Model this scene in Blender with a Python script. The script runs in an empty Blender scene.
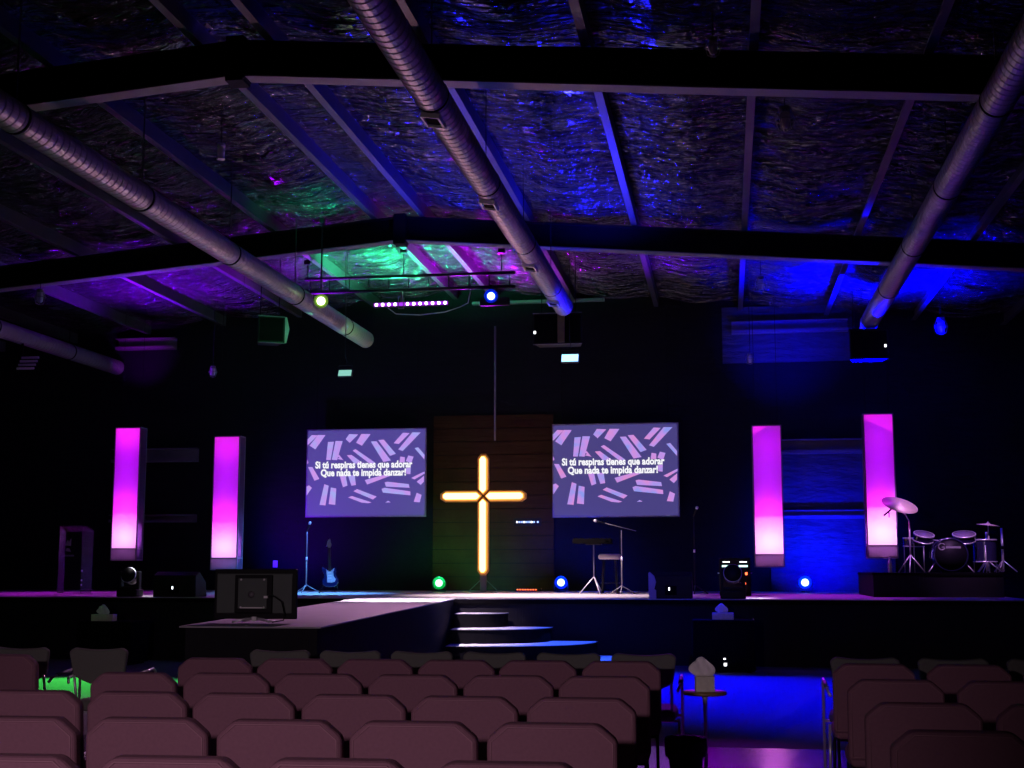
import bpy, bmesh, math, random
from mathutils import Vector, Matrix
random.seed(7)
PI = math.pi
sc = bpy.context.scene
COL = sc.collection

# ------------------------------------------------------------------ camera
F_PX, EYE = 1350.0, 1.5
TH = math.atan((568 - 384) / F_PX)
PS = math.atan((727 - 512) * math.cos(TH) / F_PX)
cam_d = bpy.data.cameras.new('camera')
cam_d.sensor_width = 36.0
cam_d.lens = F_PX / 1024 * 36.0
cam_d.clip_start, cam_d.clip_end = 0.05, 200
cam = bpy.data.objects.new('camera', cam_d)
COL.objects.link(cam)
cam.location = (0, 0, EYE)
cam.rotation_euler = (PI / 2 + TH, 0, PS)
sc.camera = cam
_r = Vector((math.cos(PS), math.sin(PS), 0))
_f = Vector((-math.sin(PS) * math.cos(TH), math.cos(PS) * math.cos(TH), math.sin(TH)))
_u = _r.cross(_f)

def at_y(px, py, Y):
    d = _r * ((px - 512) / F_PX) + _u * ((384 - py) / F_PX) + _f
    return Vector((0, 0, EYE)) + d * (Y / d.y)

def at_z(px, py, Z):
    d = _r * ((px - 512) / F_PX) + _u * ((384 - py) / F_PX) + _f
    return Vector((0, 0, EYE)) + d * ((Z - EYE) / d.z)

# ------------------------------------------------------------------ view
sc.view_settings.view_transform = 'Standard'
sc.view_settings.look = 'None'
sc.view_settings.gamma = 1.0
sc.view_settings.use_curve_mapping = False
sc.view_settings.exposure = 0.0
sc.cycles.use_denoising = True
sc.cycles.max_bounces = 6
sc.cycles.sample_clamp_indirect = 4
w = bpy.data.worlds.new('world')
sc.world = w
w.use_nodes = True
w.node_tree.nodes['Background'].inputs[0].default_value = (0.01, 0.01, 0.03, 1)
w.node_tree.nodes['Background'].inputs[1].default_value = 0.02

# ------------------------------------------------------------------ materials
def mat(name, col, rough=0.5, metal=0.0, spec=0.5, noise=None, bump=None, emit=None, estr=0.0, col2=None, coat=0.0):
    """noise=(scale, amount) colour mottling; bump=(scale xyz tuple or float, strength, distance)"""
    m = bpy.data.materials.new(name)
    m.use_nodes = True
    nt = m.node_tree
    b = nt.nodes['Principled BSDF']
    b.inputs['Base Color'].default_value = (*col, 1)
    b.inputs['Roughness'].default_value = rough
    b.inputs['Metallic'].default_value = metal
    b.inputs['Specular IOR Level'].default_value = spec
    b.inputs['Coat Weight'].default_value = coat
    if emit:
        b.inputs['Emission Color'].default_value = (*emit, 1)
        b.inputs['Emission Strength'].default_value = estr
    if noise or bump:
        tc = nt.nodes.new('ShaderNodeTexCoord')
    if noise:
        n = nt.nodes.new('ShaderNodeTexNoise')
        n.inputs['Scale'].default_value = noise[0]
        n.inputs['Detail'].default_value = 4
        nt.links.new(tc.outputs['Object'], n.inputs['Vector'])
        mx = nt.nodes.new('ShaderNodeMix')
        mx.data_type = 'RGBA'
        c2 = col2 or tuple(c * (1 - noise[1]) for c in col)
        mx.inputs[6].default_value = (*col, 1)
        mx.inputs[7].default_value = (*c2, 1)
        nt.links.new(n.outputs['Fac'], mx.inputs[0])
        nt.links.new(mx.outputs[2], b.inputs['Base Color'])
    if bump:
        mp = nt.nodes.new('ShaderNodeMapping')
        s = bump[0]
        mp.inputs['Scale'].default_value = s if isinstance(s, tuple) else (s, s, s)
        n2 = nt.nodes.new('ShaderNodeTexNoise')
        n2.inputs['Scale'].default_value = 1.0
        n2.inputs['Detail'].default_value = 5
        n2.inputs['Roughness'].default_value = 0.6
        bp = nt.nodes.new('ShaderNodeBump')
        bp.inputs['Strength'].default_value = bump[1]
        bp.inputs['Distance'].default_value = bump[2]
        nt.links.new(tc.outputs['Object'], mp.inputs['Vector'])
        nt.links.new(mp.outputs[0], n2.inputs['Vector'])
        nt.links.new(n2.outputs['Fac'], bp.inputs['Height'])
        nt.links.new(bp.outputs[0], b.inputs['Normal'])
    return m

def dmat(name, col, s, base):
    m = mat(name, base, 0.8, spec=0.1, emit=col, estr=s)
    return m

def emat(name, col, s):
    m = bpy.data.materials.new(name)
    m.use_nodes = True
    nt = m.node_tree
    nt.nodes.clear()
    o = nt.nodes.new('ShaderNodeOutputMaterial')
    e = nt.nodes.new('ShaderNodeEmission')
    e.inputs[0].default_value = (*col, 1)
    e.inputs[1].default_value = s
    nt.links.new(e.outputs[0], o.inputs[0])
    return m

def translucent(name, col, t):
    m = bpy.data.materials.new(name)
    m.use_nodes = True
    nt = m.node_tree
    nt.nodes.clear()
    o = nt.nodes.new('ShaderNodeOutputMaterial')
    a = nt.nodes.new('ShaderNodeBsdfTranslucent')
    d = nt.nodes.new('ShaderNodeBsdfDiffuse')
    mx = nt.nodes.new('ShaderNodeMixShader')
    a.inputs[0].default_value = (*col, 1)
    d.inputs[0].default_value = (*col, 1)
    mx.inputs[0].default_value = 1 - t
    nt.links.new(a.outputs[0], mx.inputs[1])
    nt.links.new(d.outputs[0], mx.inputs[2])
    nt.links.new(mx.outputs[0], o.inputs[0])
    return m

def glass(name, col, rough, clear):
    m = bpy.data.materials.new(name)
    m.use_nodes = True
    nt = m.node_tree
    nt.nodes.clear()
    o = nt.nodes.new('ShaderNodeOutputMaterial')
    a = nt.nodes.new('ShaderNodeBsdfTransparent')
    d = nt.nodes.new('ShaderNodeBsdfPrincipled')
    d.inputs['Base Color'].default_value = (*col, 1)
    d.inputs['Roughness'].default_value = rough
    mx = nt.nodes.new('ShaderNodeMixShader')
    mx.inputs[0].default_value = 1 - clear
    nt.links.new(a.outputs[0], mx.inputs[1])
    nt.links.new(d.outputs[0], mx.inputs[2])
    nt.links.new(mx.outputs[0], o.inputs[0])
    return m

M = {}
M['maroon'] = mat('maroon_fabric', (0.30, 0.145, 0.185), 0.85, noise=(60, 0.25), bump=(140.0, 0.25, 0.004), spec=0.25)
M['greyfab'] = mat('grey_green_fabric', (0.17, 0.18, 0.15), 0.9, noise=(60, 0.2), bump=(140.0, 0.2, 0.004), spec=0.2)
M['piping'] = mat('maroon_piping', (0.33, 0.165, 0.2), 0.7)
M['blackmetal'] = mat('black_painted_metal', (0.010, 0.010, 0.012), 0.5, 0.0, spec=0.25, noise=(20, 0.3))
M['blackplastic'] = mat('black_plastic', (0.009, 0.009, 0.01), 0.55, spec=0.2, noise=(30, 0.3))
M['charcoal'] = mat('charcoal_plastic', (0.095, 0.12, 0.10), 0.6, noise=(9, 0.15))
M['girt'] = mat('dark_girt', (0.14, 0.12, 0.14), 0.6, noise=(5, 0.3))
M['chrome'] = mat('chrome', (0.8, 0.8, 0.83), 0.32, 0.55, noise=(15, 0.1))
M['galv'] = mat('galvanised_steel', (0.36, 0.34, 0.34), 0.42, 0.55, noise=(7, 0.25))
M['steel'] = mat('painted_steel', (0.20, 0.19, 0.20), 0.6, 0.0, noise=(5, 0.35))
M['steeldark'] = mat('dark_steel_web', (0.008, 0.007, 0.008), 0.8, spec=0.1, noise=(5, 0.3))
M['purlin'] = mat('purlin_steel', (0.075, 0.07, 0.08), 0.5, 0.15, noise=(6, 0.5))
M['white'] = mat('white_paper', (0.9, 0.88, 0.88), 0.8, noise=(25, 0.1))
M['boxcard'] = mat('printed_card', (0.85, 0.85, 0.70), 0.7, noise=(40, 0.35))
M['stage'] = mat('stage_floor_paint', (0.40, 0.39, 0.40), 0.55, noise=(3, 0.25), bump=(40.0, 0.1, 0.01))
M['skirt'] = mat('black_stage_skirt', (0.02, 0.02, 0.024), 0.9, spec=0.08, noise=(3, 0.3), bump=((30, 30, 2), 0.4, 0.03))
M['stepside'] = mat('step_riser_black', (0.004, 0.004, 0.005), 0.9, spec=0.05, noise=(3, 0.3))
M['carpet'] = mat('dark_carpet', (0.20, 0.20, 0.21), 0.95, noise=(50, 0.5), bump=(90.0, 0.6, 0.02), spec=0.2)
M['gloss'] = mat('polished_floor', (0.16, 0.14, 0.16), 0.22, noise=(4, 0.3), bump=(6.0, 0.06, 0.02), spec=0.8)
M['backwall'] = mat('black_back_wall', (0.010, 0.010, 0.013), 0.85, spec=0.06, noise=(2, 0.4), bump=((1.2, 1.2, 5), 0.5, 0.05))
M['foil'] = mat('wall_insulation', (0.05, 0.05, 0.055), 0.6, noise=((3), 0.9), bump=((1.5, 1.5, 6), 0.9, 0.08))
M['pale_side'] = mat('pale_side_panel', (0.5, 0.42, 0.46), 0.6, noise=(6, 0.2))
M['wall'] = mat('black_wall', (0.008, 0.008, 0.009), 0.9, spec=0.05, noise=(2, 0.4))
M['white_plastic'] = mat('white_plastic', (0.9, 0.9, 0.86), 0.5, noise=(20, 0.1))
M['wood'] = mat('table_wood', (0.32, 0.2, 0.08), 0.4, noise=(14, 0.4))
M['jar'] = glass('jar_glass', (0.8, 0.8, 0.78), 0.15, 0.35)
M['acrylic'] = glass('clear_acrylic', (0.04, 0.03, 0.07), 0.08, 0.85)
M['acrylic_edge'] = glass('acrylic_edge', (0.16, 0.14, 0.24), 0.15, 0.6)
M['guitar'] = mat('dark_blue_lacquer', (0.01, 0.015, 0.08), 0.12, noise=(5, 0.2), coat=1.0)
M['pickguard'] = mat('white_pickguard', (0.6, 0.62, 0.7), 0.4, noise=(20, 0.1))
M['maple'] = mat('maple', (0.5, 0.4, 0.28), 0.45, noise=(10, 0.3))
M['rosewood'] = mat('rosewood', (0.03, 0.018, 0.012), 0.5, noise=(10, 0.3))
M['brass'] = mat('bronze_cymbal', (0.75, 0.6, 0.5), 0.5, 0.4, noise=(8, 0.15))
M['drumshell'] = mat('dark_drum_shell', (0.02, 0.02, 0.06), 0.15, noise=(5, 0.2), coat=1.0)
M['drumhead'] = mat('drum_head', (0.16, 0.12, 0.2), 0.6, noise=(8, 0.15))
M['drumheadblack'] = mat('black_drum_head', (0.008, 0.008, 0.012), 0.5, spec=0.2, noise=(8, 0.15))
M['logo'] = mat('grey_logo_print', (0.3, 0.3, 0.32), 0.5, noise=(20, 0.1))
M['bag'] = mat('black_bin_liner', (0.012, 0.012, 0.014), 0.22, noise=(8, 0.4), bump=(14.0, 0.9, 0.05))
M['bottle'] = glass('bottle_plastic', (0.8, 0.6, 0.9), 0.2, 0.1)
M['bluecap'] = mat('white_bottle_cap', (0.7, 0.7, 0.75), 0.5)
M['led_white'] = emat('white_led', (0.95, 0.95, 1.0), 4)
M['led_cyan'] = emat('cyan_display', (0.55, 1.0, 0.95), 2.2)
M['led_red'] = emat('red_led', (1.0, 0.12, 0.04), 4)
M['led_blue'] = emat('blue_led', (0.25, 0.35, 1.0), 3)
M['led_violet'] = emat('violet_led', (0.85, 0.55, 1.0), 9)
M['par_blue'] = emat('blue_lamp_face', (0.40, 0.55, 1.0), 3.5)
M['par_green'] = emat('green_lamp_face', (0.40, 1.0, 0.55), 3)
M['par_lime'] = emat('lime_lamp_face', (0.75, 1.0, 0.45), 6)
M['par_blue_rim'] = emat('blue_lamp_rim', (0.0, 0.02, 1.0), 1.0)
M['par_green_rim'] = emat('green_lamp_rim', (0.0, 0.7, 0.1), 0.8)
M['par_lime_rim'] = emat('lime_lamp_rim', (0.25, 0.5, 0.05), 0.8)
M['neon'] = emat('warm_led_tube', (1.0, 0.58, 0.2), 4.6)
M['amber'] = emat('amber_halo_glow', (1.0, 0.42, 0.07), 1.1)
M['crossback'] = mat('warm_cross_board', (0.75, 0.36, 0.08), 0.6, noise=(10, 0.2))  # orange halo of the tubes put into the board's colour
M['planks'] = mat('dark_brown_planks', (0.05, 0.024, 0.010), 0.8, spec=0.1, noise=(3, 0.5), bump=((0.6, 0.6, 9), 0.6, 0.04))
M['screen'] = dmat('screen_picture', (0.062, 0.050, 0.21), 1.0, (0.04, 0.04, 0.04))

# strokes: pink / lilac / blue mixed by a noise
def stroke_mat(name, ca, cb, cc):
    m = bpy.data.materials.new(name)
    m.use_nodes = True
    nt = m.node_tree
    nt.nodes.clear()
    o = nt.nodes.new('ShaderNodeOutputMaterial')
    e = nt.nodes.new('ShaderNodeEmission')
    tc = nt.nodes.new('ShaderNodeTexCoord')
    n = nt.nodes.new('ShaderNodeTexNoise')
    n.inputs['Scale'].default_value = 3.2
    n.inputs['Detail'].default_value = 2
    rp = nt.nodes.new('ShaderNodeValToRGB')
    rp.color_ramp.elements[0].position = 0.34
    rp.color_ramp.elements[0].color = (*ca, 1)
    rp.color_ramp.elements[1].position = 0.66
    rp.color_ramp.elements[1].color = (*cc, 1)
    k = rp.color_ramp.elements.new(0.5)
    k.color = (*cb, 1)
    nt.links.new(tc.outputs['Object'], n.inputs['Vector'])
    nt.links.new(n.outputs['Fac'], rp.inputs[0])
    nt.links.new(rp.outputs[0], e.inputs[0])
    e.inputs[1].default_value = 1.0
    nt.links.new(e.outputs[0], o.inputs[0])
    return m

M['stroke_pink'] = stroke_mat('picture_strokes_pink', (0.27, 0.32, 0.85), (0.55, 0.28, 0.80), (0.70, 0.27, 0.64))
M['stroke_lilac'] = stroke_mat('picture_strokes_lilac', (0.38, 0.40, 0.88), (0.50, 0.30, 0.86), (0.62, 0.30, 0.82))
M['screen_lilac'] = dmat('screen_picture_violet', (0.070, 0.050, 0.27), 1.0, (0.08, 0.08, 0.08))  # violet spill on this screen put into its picture and stroke colours
M['letters'] = emat('white_letters', (0.95, 0.95, 1.0), 1.0)
M['screen_edge'] = mat('screen_border', (0.2, 0.19, 0.26), 0.7, noise=(6, 0.1))

M['diffuser'] = translucent('tower_diffuser', (0.85, 0.82, 0.85), 0.8)
M['tower_side'] = translucent('tower_side_film', (0.10, 0.06, 0.13), 0.5)
M['tower_skirt'] = translucent('tower_skirt_film', (0.25, 0.2, 0.28), 0.25)
M['tower_frame'] = mat('pale_tower_frame', (0.16, 0.12, 0.18), 0.55, noise=(10, 0.2))

# roof insulation: dark wrinkled plastic facing
def roof_mat():
    m = bpy.data.materials.new('wrinkled_roof_insulation')
    m.use_nodes = True
    nt = m.node_tree
    b = nt.nodes['Principled BSDF']
    b.inputs['Base Color'].default_value = (0.018, 0.018, 0.021, 1)
    b.inputs['Roughness'].default_value = 0.11
    b.inputs['Specular IOR Level'].default_value = 0.9
    tc = nt.nodes.new('ShaderNodeTexCoord')
    mp = nt.nodes.new('ShaderNodeMapping')
    mp.inputs['Scale'].default_value = (1.3, 4.4, 1)
    n = nt.nodes.new('ShaderNodeTexNoise')
    n.inputs['Scale'].default_value = 1.5
    n.inputs['Detail'].default_value = 3
    n.inputs['Roughness'].default_value = 0.62
    n.inputs['Distortion'].default_value = 0.6
    nt.links.new(tc.outputs['Object'], mp.inputs[0])
    nt.links.new(mp.outputs[0], n.inputs['Vector'])
    mp2 = nt.nodes.new('ShaderNodeMapping')
    mp2.inputs['Scale'].default_value = (2.5, 7.0, 1)
    mp2.inputs['Rotation'].default_value = (0, 0, 0.25)
    n2 = nt.nodes.new('ShaderNodeTexNoise')
    n2.noise_type = 'RIDGED_MULTIFRACTAL'
    n2.inputs['Scale'].default_value = 1.0
    n2.inputs['Detail'].default_value = 2
    nt.links.new(tc.outputs['Object'], mp2.inputs[0])
    nt.links.new(mp2.outputs[0], n2.inputs['Vector'])
    ad = nt.nodes.new('ShaderNodeMath')
    ad.operation = 'MULTIPLY_ADD'
    ad.inputs[1].default_value = 0.22
    nt.links.new(n2.outputs['Fac'], ad.inputs[0])
    nt.links.new(n.outputs['Fac'], ad.inputs[2])
    bp = nt.nodes.new('ShaderNodeBump')
    bp.inputs['Strength'].default_value = 1.0
    bp.inputs['Distance'].default_value = 0.42
    nt.links.new(ad.outputs[0], bp.inputs['Height'])
    nt.links.new(bp.outputs[0], b.inputs['Normal'])
    return m
M['roof'] = roof_mat()

# ------------------------------------------------------------------ mesh helpers
class MB:
    def __init__(self):
        self.bm = bmesh.new()

    def _add(self, vs, fs, mi=0):
        bv = [self.bm.verts.new(v) for v in vs]
        for f in fs:
            try:
                self.bm.faces.new([bv[i] for i in f]).material_index = mi
            except ValueError:
                pass
        return bv

    def box(self, c, s, rot=None, mi=0):
        c = Vector(c)
        vs = []
        for z in (-1, 1):
            for y in (-1, 1):
                for x in (-1, 1):
                    v = Vector((x * s[0] / 2, y * s[1] / 2, z * s[2] / 2))
                    vs.append(c + (rot @ v if rot else v))
        self._add(vs, [(0, 2, 3, 1), (4, 5, 7, 6), (0, 1, 5, 4), (2, 6, 7, 3), (0, 4, 6, 2), (1, 3, 7, 5)], mi)
        return self

    def bx(self, x0, x1, y0, y1, z0, z1, mi=0):
        return self.box(((x0 + x1) / 2, (y0 + y1) / 2, (z0 + z1) / 2), (x1 - x0, y1 - y0, z1 - z0), None, mi)

    def tube(self, pts, r, n=10, cap=True, mi=0):
        pts = [Vector(p) for p in pts]
        rs = r if isinstance(r, (list, tuple)) else [r] * len(pts)
        rings = []
        up = Vector((0, 0, 1))
        for i, p in enumerate(pts):
            d = (pts[min(i + 1, len(pts) - 1)] - pts[max(i - 1, 0)])
            d = d.normalized() if d.length > 1e-9 else Vector((0, 0, 1))
            a = d.cross(up)
            if a.length < 1e-3:
                a = d.cross(Vector((0, 1, 0)))
            a.normalize()
            b = d.cross(a)
            rings.append([self.bm.verts.new(p + a * math.cos(2 * PI * k / n) * rs[i] + b * math.sin(2 * PI * k / n) * rs[i]) for k in range(n)])
        for i in range(len(rings) - 1):
            for k in range(n):
                f = self.bm.faces.new((rings[i][k], rings[i][(k + 1) % n], rings[i + 1][(k + 1) % n], rings[i + 1][k]))
                f.smooth = True
                f.material_index = mi
        if cap:
            self.bm.faces.new(list(reversed(rings[0]))).material_index = mi
            self.bm.faces.new(rings[-1]).material_index = mi
        return self

    def lathe(self, prof, c=(0, 0, 0), n=24, rot=None, mi=0, smooth=True):
        """prof: list of (r, z); closed at ends when r == 0"""
        c = Vector(c)
        rings = []
        for r, z in prof:
            if r <= 1e-6:
                v = Vector((0, 0, z))
                rings.append([self.bm.verts.new(c + (rot @ v if rot else v))])
            else:
                ring = []
                for k in range(n):
                    v = Vector((r * math.cos(2 * PI * k / n), r * math.sin(2 * PI * k / n), z))
                    ring.append(self.bm.verts.new(c + (rot @ v if rot else v)))
                rings.append(ring)
        for i in range(len(rings) - 1):
            A, B = rings[i], rings[i + 1]
            for k in range(n):
                k2 = (k + 1) % n
                if len(A) == 1 and len(B) == 1:
                    continue
                if len(A) == 1:
                    f = self.bm.faces.new((A[0], B[k2], B[k]))
                elif len(B) == 1:
                    f = self.bm.faces.new((A[k], A[k2], B[0]))
                else:
                    f = self.bm.faces.new((A[k], A[k2], B[k2], B[k]))
                f.smooth = smooth
                f.material_index = mi
        return self

    def prism(self, poly, axis, a, b, mi=0):
        """poly of 2-D points extruded along axis ('x','y','z') from a to b"""
        def P(p, t):
            return {'x': Vector((t, p[0], p[1])), 'y': Vector((p[0], t, p[1])), 'z': Vector((p[0], p[1], t))}[axis]
        n = len(poly)
        vs = [P(p, a) for p in poly] + [P(p, b) for p in poly]
        fs = [tuple(range(n - 1, -1, -1)), tuple(range(n, 2 * n))] + [(i, (i + 1) % n, n + (i + 1) % n, n + i) for i in range(n)]
        self._add(vs, fs, mi)
        return self

    def poly(self, pts, mi=0):
        self._add(pts, [tuple(range(len(pts)))], mi)
        return self

    def build(self, name, m, parent=None, bevel=0, seg=2, loc=None, solid=0, smooth_all=False):
        bmesh.ops.recalc_face_normals(self.bm, faces=self.bm.faces[:])
        me = bpy.data.meshes.new(name)
        if smooth_all:
            for f in self.bm.faces:
                f.smooth = True
        self.bm.to_mesh(me)
        self.bm.free()
        for k in (m if isinstance(m, (list, tuple)) else [m]):
            me.materials.append(M[k] if isinstance(k, str) else k)
        o = bpy.data.objects.new(name, me)
        COL.objects.link(o)
        if parent:
            o.parent = parent
        if loc is not None:
            o.location = loc
        if bevel:
            md = o.modifiers.new('bevel', 'BEVEL')
            md.width = bevel
            md.segments = seg
            md.limit_method = 'ANGLE'
            md.angle_limit = math.radians(30)
        if solid:
            md = o.modifiers.new('solid', 'SOLIDIFY')
            md.thickness = solid
        return o

def thing(name, label, cat, loc=(0, 0, 0), rz=0, group=None):
    o = bpy.data.objects.new(name, None)
    COL.objects.link(o)
    o.empty_display_size = 0.1
    o.location = loc
    o.rotation_euler = (0, 0, rz)
    return tag(o, label, cat, group)

def tag(o, label, cat, group=None):
    o['label'] = label
    o['category'] = cat
    if group:
        o['group'] = group
    return o

def struct(o, label=None):
    o['kind'] = 'structure'
    if label:
        o['label'] = label
    return o

def dup(root, loc, rz=None, label=None, group=None):
    r = root.copy()
    COL.objects.link(r)
    r.location = loc
    if rz is not None:
        r.rotation_euler = (0, 0, rz)
    if label:
        r['label'] = label
    if group:
        r['group'] = group
    for ch in list(root.children):
        c = ch.copy()
        COL.objects.link(c)
        c.parent = r
        for g in list(ch.children):
            d = g.copy()
            COL.objects.link(d)
            d.parent = c
    return r

def area(name, loc, rot, size, power, col, size_y=None, spread=PI):
    d = bpy.data.lights.new(name, 'AREA')
    d.energy = power
    d.color = col
    d.size = size
    if size_y:
        d.shape = 'RECTANGLE'
        d.size_y = size_y
    d.spread = spread
    o = bpy.data.objects.new(name, d)
    COL.objects.link(o)
    o.location = loc
    o.rotation_euler = rot
    return o

def spot(name, loc, target, power, col, angle, blend=0.5, radius=0.08):
    d = bpy.data.lights.new(name, 'SPOT')
    d.energy = power
    d.color = col
    d.spot_size = math.radians(angle)
    d.spot_blend = blend
    d.shadow_soft_size = radius
    o = bpy.data.objects.new(name, d)
    COL.objects.link(o)
    o.location = loc
    o.rotation_euler = (Vector(target) - Vector(loc)).to_track_quat('-Z', 'Y').to_euler()
    return o

def point(name, loc, power, col, radius=0.05):
    d = bpy.data.lights.new(name, 'POINT')
    d.energy = power
    d.color = col
    d.shadow_soft_size = radius
    o = bpy.data.objects.new(name, d)
    COL.objects.link(o)
    o.location = loc
    return o

def RX(a): return Matrix.Rotation(a, 3, 'X')
def RY(a): return Matrix.Rotation(a, 3, 'Y')
def RZ(a): return Matrix.Rotation(a, 3, 'Z')

# ================================================================== room shell
XR, SL = -5.33, 0.084          # ridge position, roof slope
XW0, XW1 = -18.0, 7.6          # side walls
YB, Y0 = 28.7, -7.0            # back wall, wall behind the camera
FLZ = 6.96                     # underside of the rafters at the ridge
def zlow(x): return FLZ - SL * abs(x - XR)
def zroof(x): return zlow(x) + 0.66
H = 1.02                       # stage height
YS = 21.4                      # stage front

YG = at_z(745, 748, 0).y
b = MB(); b.bx(XW0, XW1, YG, YB + 0.2, -0.2, 0.0)
struct(b.build('floor', 'carpet'))
b = MB(); b.bx(XW0, XW1, Y0, YG, -0.2, 0.0)
struct(b.build('floor', 'gloss'))
b = MB(); b.prism([(XW0, -0.2), (XW1, -0.2), (XW1, zroof(XW1) + 0.1), (XR, zroof(XR) + 0.1), (XW0, zroof(XW0) + 0.1)], 'y', YB, YB + 0.2)
struct(b.build('wall_back', 'backwall'))
b = MB(); b.bx(XW0 - 0.2, XW0, Y0, YB + 0.2, -0.2, zroof(XW0) + 0.1)
struct(b.build('wall_left', 'wall'))
b = MB(); b.bx(XW1, XW1 + 0.2, Y0, YB + 0.2, -0.2, zroof(XW1) + 0.1)
struct(b.build('wall_right', 'wall'))
b = MB(); b.prism([(XW0, -0.2), (XW1, -0.2), (XW1, zroof(XW1) + 0.1), (XR, zroof(XR) + 0.1), (XW0, zroof(XW0) + 0.1)], 'y', Y0 - 0.2, Y0)
struct(b.build('wall_rear', 'wall'))

# purlins run along the building, the insulation sags between them
PX = [-0.42, 0.42]
for k in range(1, 8):
    PX += [-0.42 - 1.78 * k, 0.42 + 1.78 * k]
PX = sorted(XR + p for p in PX)
PX = [p for p in PX if XW0 + 0.3 < p < XW1 - 0.3]

def ceiling_half(x0, x1):
    b = MB()
    nx, ny = int(abs(x1 - x0) / 0.16), 150
    rnd = random.Random(3)
    rows = []
    for j in range(ny + 1):
        y = Y0 + (YB - Y0) * j / ny
        row = []
        for i in range(nx + 1):
            x = x0 + (x1 - x0) * i / nx
            near = min(abs(x - p) for p in PX)
            sag = 0.10 * min(1.0, near / 0.7) ** 1.5
            wob = 0.022 * math.sin(y * 5.1 + 0.8 * math.sin(x * 2.3) + x) + 0.016 * math.sin(y * 11.3 + 1.7 * math.sin(x * 3.1 + y * 0.4))
            wob *= min(1, near / 0.4)
            row.append(b.bm.verts.new((x, y, zroof(x) - sag + wob + rnd.uniform(-0.006, 0.006))))
        rows.append(row)
    for j in range(ny):
        for i in range(nx):
            f = b.bm.faces.new((rows[j][i], rows[j + 1][i], rows[j + 1][i + 1], rows[j][i + 1]))
            f.smooth = True
    return b
struct(ceiling_half(XW0, XR).build('ceiling', 'roof'))
struct(ceiling_half(XR, XW1).build('ceiling', 'roof'))

for p in PX:
    b = MB()
    zt = zroof(p) + 0.02
    b.bx(p - 0.012, p + 0.012, Y0, YB, zt - 0.22, zt)
    b.bx(p - 0.085, p + 0.012, Y0, YB, zt - 0.235, zt - 0.22)
    b.bx(p - 0.012, p + 0.085, Y0, YB, zt - 0.012, zt)
    struct(b.build('purlin_beam', 'purlin'))

# rafters: tapered I-beams in two halves bolted at the ridge
def rafter(y, xa, xb):
    b = MB()
    def seg(dz0, dz1, hw, mi):
        za, zb = zlow(xa), zlow(xb)
        vs = [(xa, y - hw, za + dz0), (xb, y - hw, zb + dz0), (xb, y + hw, zb + dz0), (xa, y + hw, za + dz0),
              (xa, y - hw, za + dz1), (xb, y - hw, zb + dz1), (xb, y + hw, zb + dz1), (xa, y + hw, za + dz1)]
        b._add(vs, [(3, 2, 1, 0), (4, 5, 6, 7), (0, 1, 5, 4), (1, 2, 6, 5), (2, 3, 7, 6), (3, 0, 4, 7)], mi)
    seg(0.0, 0.018, 0.11, 0)
    seg(0.018, 0.40, 0.008, 1)
    seg(0.40, 0.418, 0.11, 1)
    x = xa
    z = zlow(xa)
    b.bx(min(xa, xa + 0.02), max(xa, xa + 0.02), y - 0.11, y + 0.11, z - 0.02, z + 0.45, 1)
    return b.build('roof_beam', ['steel', 'steeldark'])
for y in (6.1, 13.95, 21.7):
    struct(rafter(y, XR - 0.10, XW0))
    struct(rafter(y, XR + 0.10, XW1))
    b = MB()
    z = zlow(XR)
    b.bx(XR - 0.10, XR + 0.10, y - 0.13, y + 0.13, z - 0.06, z + 0.46)
    struct(b.build('ridge_plate_beam', 'steeldark'))

# bare insulation and girts on the right and left of the back wall
b = MB(); b.bx(0.9, 3.4, YB - 0.05, YB, 1.0, 4.15); b.bx(0.0, 2.7, YB - 0.05, YB, 5.8, 7.0)
struct(b.build('trim_1', 'foil'))
n = 2
for (x0, x1) in ((0.2, 3.6), (-13.6, -10.6)):
    for (z0, z1) in ((2.52, 2.68), (3.86, 4.15), (6.42, 6.66)):
        if x0 < 0:
            x1 = -11.6 if z1 < 5 else -12.2
        if x0 > 0:
            x0, x1 = (0.95, 3.4) if z1 < 5 else (0.2, 2.6)
        b = MB()
        b.bx(x0, x1, YB - 0.24, YB - 0.06, z1 - 0.02, z1)
        b.bx(x0, x1, YB - 0.08, YB - 0.06, z0, z1)
        b.bx(x0, x1, YB - 0.24, YB - 0.06, z0 - 0.015, z0)
        b.bx(x0, x1, YB - 0.25, YB - 0.235, z0 - 0.015, z0 + 0.05)
        struct(b.build('trim_%d' % n, 'girt')); n += 1
b = MB(); b.bx(-5.4, -2.5, YB - 0.12, YB, 7.22, 7.28)
struct(b.build('trim_%d' % n, 'steel')); n += 1

# ================================================================== stage
t = thing('stage_platform', 'wide raised stage with a pale floor and black skirt, in front of the back wall', 'stage', (XR, YS, 0))
L = lambda x: x - XR
b = MB(); b.bx(L(-16.6), L(4.6), 0, YB - YS - 0.06, H - 0.012, H)
dk = b.build('deck', 'stage', t)
b = MB(); b.bx(L(-16.6), L(4.6), 0.01, 0.05, H - 0.08, H - 0.012)
b.build('fascia', 'stepside', dk)
b = MB(); b.bx(L(-16.6), L(4.6), 0.05, 0.09, 0.0, H - 0.012)
b.build('skirt', 'skirt', t)

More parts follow.
